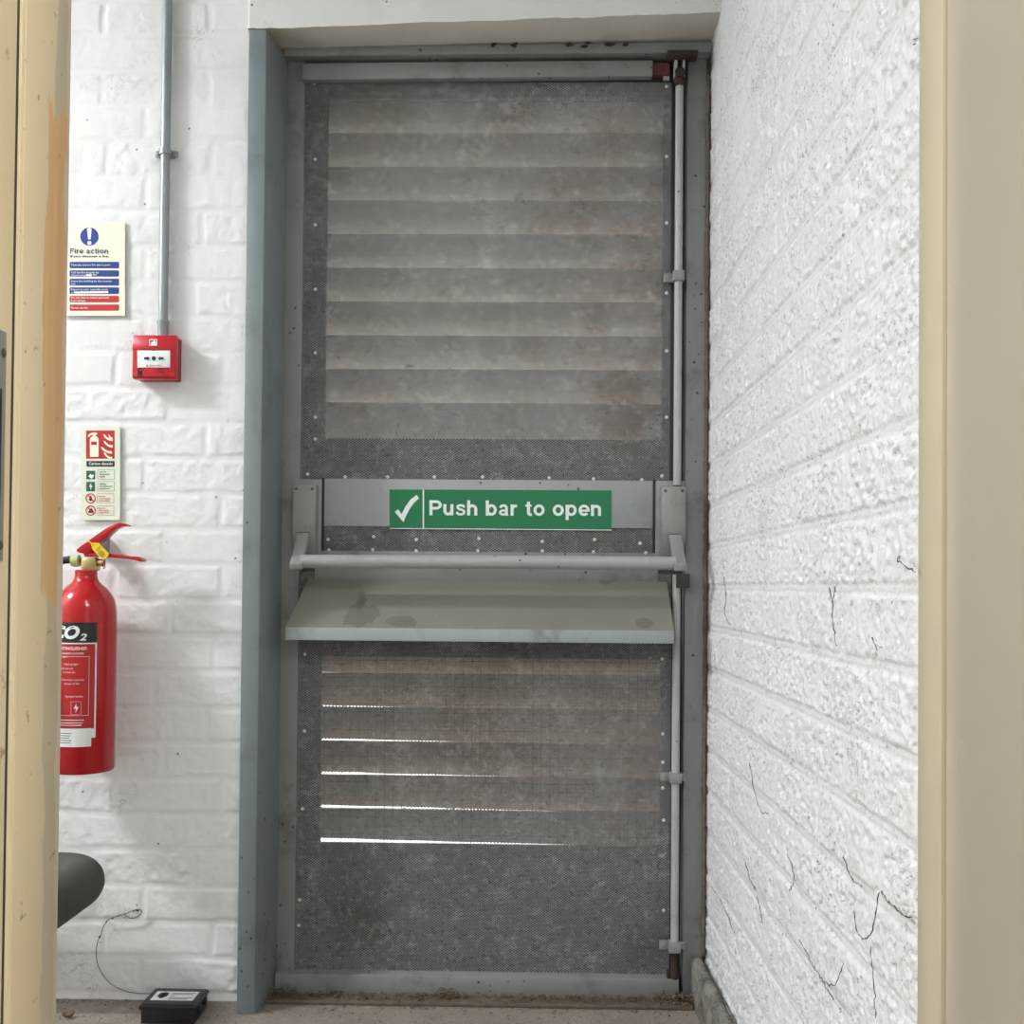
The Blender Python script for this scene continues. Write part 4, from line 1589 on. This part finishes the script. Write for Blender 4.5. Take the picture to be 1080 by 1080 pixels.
# ================================================================== BAIT BOX
bx = thing('bait_box', 'small black plastic rodent bait box with a white label on the floor', 'bait box')
zt_ = 0.036
x0, x1 = P(146, 1069, 1.958).x, P(206, 1069, 1.958).x
y0_, y1_ = 1.958, 2.045
b = MB()
b.box(x0 + .003, x1 - .003, y0_ + .003, y1_ - .002, 0.0, zt_ - .006, 0.002)
b.build('base_tray', M['black'], bx)
b = MB()
b.box(x0, x1, y0_, y1_, zt_ - .008, zt_, 0.002)
b.box(x0 + .004, x1 - .004, y0_ + .004, y1_ - .004, zt_, zt_ + .002, 0.001)
b.build('lid', M['black'], bx)
b = MB()
for i in range(2):
    b = MB()
    b.box(x1 - .006, x1 + .003, y0_ + .02 + i * .035, y0_ + .03 + i * .035, zt_ - .02, zt_ - .006, .001)
    b.build('catch', M['black'], bx)
la = lambda u, v: Vector((x0 + (x1 - x0) * u, y0_ + (y1_ - y0_) * v, zt_ + .0024))
la2 = lambda u, v: la(u, v) + Vector((0, 0, .0004))
b = MB()
b.flat([la(.12, .26), la(.88, .26), la(.88, .76), la(.12, .76)])
lb = b.build('label', M['sign_white'], bx, fix=False)
b = MB()
b.flat([la2(u, v) for u, v in ((.20, .66), (.28, .71), (.36, .66), (.37, .48), (.28, .34), (.19, .48))])
b.build('shield_emblem', plain('emblem_maroon', (0.07, 0.03, 0.04, 1), .5, 0, .4, 400), lb, fix=False)
b = MB()
b.flat([la2(u, v) for u, v in ((.24, .60), (.28, .64), (.33, .58), (.30, .50), (.33, .45), (.27, .42), (.25, .48), (.28, .54))])
for (v, u0, u1) in ((.66, .42, .84), (.60, .42, .80), (.50, .42, .50), (.40, .42, .84), (.34, .42, .76)):
    b.flat([la2(u0, v - .013), la2(u1, v - .013), la2(u1, v + .013), la2(u0, v + .013)])
b.build('grey_print', M['ink_grey'], lb, fix=False)


# ================================================================== LEAVES, LITTER, COBWEBS
def leaf(c, size, ang, curl, label):
    m = MB()
    n = 9
    vs, fs = [], []
    for i in range(n):
        t = i / (n - 1)
        w = math.sin(PI * min(1, t * 1.02)) ** .8 * .36 + .01
        for k in (-1, -.5, 0, .5, 1):
            z = curl * (abs(k) ** 1.5 * .35 + (t - .5) ** 2 * .9) + .05 * noise.noise(Vector((t * 5, k * 3, ang)))
            p = Vector(((t - .5), k * w, z + .10)) * size
            ca, sa = math.cos(ang), math.sin(ang)
            vs.append((c.x + p.x * ca - p.y * sa, c.y + p.x * sa + p.y * ca, max(.0008, p.z)))
    for i in range(n - 1):
        for k in range(4):
            fs.append((i * 5 + k, i * 5 + k + 1, i * 5 + 6 + k, i * 5 + 5 + k))
    m.add(vs, fs, True)
    o = m.build('dry_leaf', M['leaf'], fix=False)
    sm = o.modifiers.new('thickness', 'SOLIDIFY')
    sm.thickness = .0006
    tag(o, label, 'leaf')


def on_floor(x, y):
    d = P(x, y, 1.0) - CAM
    return CAM + d * (-H / d.z)


leaf(on_floor(72, 1074), .022, .5, .9, 'curled orange brown leaf on the floor between timber jamb and bait box')
leaf(on_floor(446, 1048), .026, 1.1, 1.0, 'dry brown leaf curled against the sill below the middle of the door')
leaf(on_floor(354, 1058), .020, 2.2, .7, 'dry leaf scrap on the concrete by the foot of the blue grey post')
leaf(on_floor(606, 1047), .020, .3, .9, 'small upright dry leaf at the sill below the open end of the green sign')

b = MB()


def flake(mb, c, s):
    q = [Vector((random.uniform(-s, s), random.uniform(-s, s), random.uniform(0, s * .9))) for _ in range(4)]
    mb.add([c + v for v in q], [(0, 1, 2), (0, 2, 3), (0, 3, 1), (1, 3, 2)])


for i in range(1500):
    x = random.uniform(xp2 - .01, XR - .05)
    y = 2.100 - abs(random.gauss(0, .022))
    d_ = noise.noise(Vector((x * 8, 4, 2)))
    if random.random() < .30 + d_:
        continue
    h_ = max(0, .010 * (d_ + .2)) * max(0, 1 - (2.1 - y) / .03)
    flake(b, Vector((x, y, .001 + random.random() * h_ + (.008 if y > 2.062 else 0))), random.uniform(.0014, .0062))
for i in range(900):
    flake(b, Vector((random.uniform(-1.2, XR - .05), random.uniform(1.9, 2.06), .0005)), random.uniform(.0008, .0036))
for i in range(400):
    x = random.uniform(-1.2, xp0 - .005)
    if x0 - .01 < x < x1 + .01:
        continue
    flake(b, Vector((x, 2.068 - abs(random.gauss(0, .012)), .0005)), random.uniform(.001, .003))
for i in range(380):   # heaps in the two corners
    cx_, cy_ = ((xp2 + .015, 2.085), (xr - .004, 2.09), (xr + .028, 2.085), (P(470, 1050, 2.09).x, 2.09))[i % 4]
    flake(b, Vector((cx_ + random.gauss(0, .014), cy_ + random.gauss(0, .009) - .004, random.random() * .026)), random.uniform(.002, .007))
for i in range(70):   # short stalks
    x = random.uniform(xp2, XR - .04)
    c_ = Vector((x, 2.095 - abs(random.gauss(0, .03)), .003 + random.random() * .006))
    a = random.uniform(0, PI)
    l_ = random.uniform(.006, .022)
    b.tube([c_, c_ + Vector((l_ * math.cos(a), l_ * math.sin(a) * .4, random.uniform(-.002, .004)))], .0006, 5)
db = b.build('leaf_litter', M['debris'], fix=False)
tag(db, 'brown crumbled leaf litter and grit along the door sill', 'litter', kind='stuff')

# cobweb strands on the rough wall
b = MB()
CW = [((900, 960), (905, 985), (918, 985), (928, 940)), ((843, 990), (856, 1015), (868, 1035), (880, 1055)), ((866, 1035), (880, 1038), (890, 1015)),
      ((918, 1000), (922, 1040), (924, 1075)), ((798, 945), (802, 960), (804, 975)), ((888, 900), (898, 925), (908, 935)), ((930, 940), (944, 958), (962, 968)),
      ((763, 608), (766, 630), (764, 645), (770, 660)), ((880, 620), (878, 650), (882, 680)), ((874, 618), (880, 640)), ((785, 905), (792, 930), (797, 938)),
      ((790, 805), (800, 850), (810, 858)), ((830, 900), (838, 925), (833, 940)), ((920, 672), (925, 685)), ((945, 590), (963, 602)), ((750, 935), (760, 950), (775, 985))]
for st in CW:
    pts = []
    for (x, y) in st:
        d = P(x, y, 1.0) - CAM
        q = CAM + d * ((XR - .011) / d.x)
        pts.append(q)
    pts = smooth(pts, 8)
    pts = [p + Vector((random.uniform(-.0008, .0008), random.uniform(-.002, .002), random.uniform(-.002, .002))) for p in pts]
    b.tube(pts, [.00055 * random.uniform(.4, 1.7) for _ in pts], 5)
for (x, y, s_) in ((864, 916, .0050), (803, 968, .0060), (798, 958, .003), (887, 1064, .004), (813, 1008, .0035), (827, 1008, .003), (769, 1024, .003), (870, 865, .003), (780, 826, .0025), (835, 270, .003), (965, 44, .004), (925, 640, .003), (929, 682, .003), (965, 597, .004)):
    d = P(x, y, 1.0) - CAM
    q = CAM + d * ((XR - .006) / d.x)
    for k in range(7):
        flake(b, q + Vector((random.uniform(-.0015, .0005), random.gauss(0, s_ * .45), random.gauss(0, s_ * .8))), s_ * random.uniform(.25, .6))
cw = b.build('cobweb', M['web'], fix=False)
tag(cw, 'dusty dark cobweb strands caught on the rough white brick wall', 'cobweb', kind='stuff')

# ================================================================== OUTSIDE
gr = MB()
gr.box(-14, 14, 2.36, 30, -0.12, -0.02)
tag(gr.build('ground', plain('pale_yard_concrete', (0.55, 0.53, 0.48, 1), .9)), 'sunlit pale yard outside seen through the louvre gaps', 'ground', kind='structure')

# ================================================================== LIGHT
w = bpy.data.worlds.new('daylight')
sc.world = w
w.use_nodes = True
bgn = w.node_tree.nodes['Background']
bgn.inputs[0].default_value = (0.86, 0.93, 1.0, 1)
bgn.inputs[1].default_value = 2.6
sun = bpy.data.lights.new('sun', 'SUN')
sun.energy = 10.0
sun.angle = math.radians(1)
so_ = link('sun', sun)
so_.rotation_euler = Vector((0.25, -0.55, -0.8)).to_track_quat('-Z', 'Y').to_euler()


def area(name, loc, target, sx, sy, power, col=(1, .985, .95)):
    l = bpy.data.lights.new(name, 'AREA')
    l.shape = 'RECTANGLE'
    l.size, l.size_y = sx, sy
    l.energy = power
    l.color = col
    o = link(name, l)
    o.location = loc
    o.rotation_euler = (Vector(target) - Vector(loc)).to_track_quat('-Z', 'Y').to_euler()
    return o


area('corridor_lamp', (-2.45, 1.15, 2.50), (-2.45, 1.15, 0), 0.6, 0.14, 54, (.945, .975, 1))
area('leaf_fill_light', (-1.35, -1.10, 2.50), (-1.35, -1.10, 0), 1.3, 0.4, 40, (.945, .97, 1))  # fill light added to brighten the open beige door leaf
area('room_lamp', (-0.15, -0.35, 2.50), (-0.15, -0.35, 0), 1.3, 0.4, 16, (.945, .97, 1))
area('jamb_fill_light', (1.25, -1.15, 2.50), (1.25, -1.15, 0), 1.3, 0.4, 56, (.945, .97, 1))  # added fill light that lifts the cream timber jamb
sc.view_settings.view_transform = 'Standard'
sc.view_settings.look = 'None'
sc.view_settings.gamma = 1
sc.view_settings.exposure = 0.42
sc.view_settings.use_curve_mapping = False
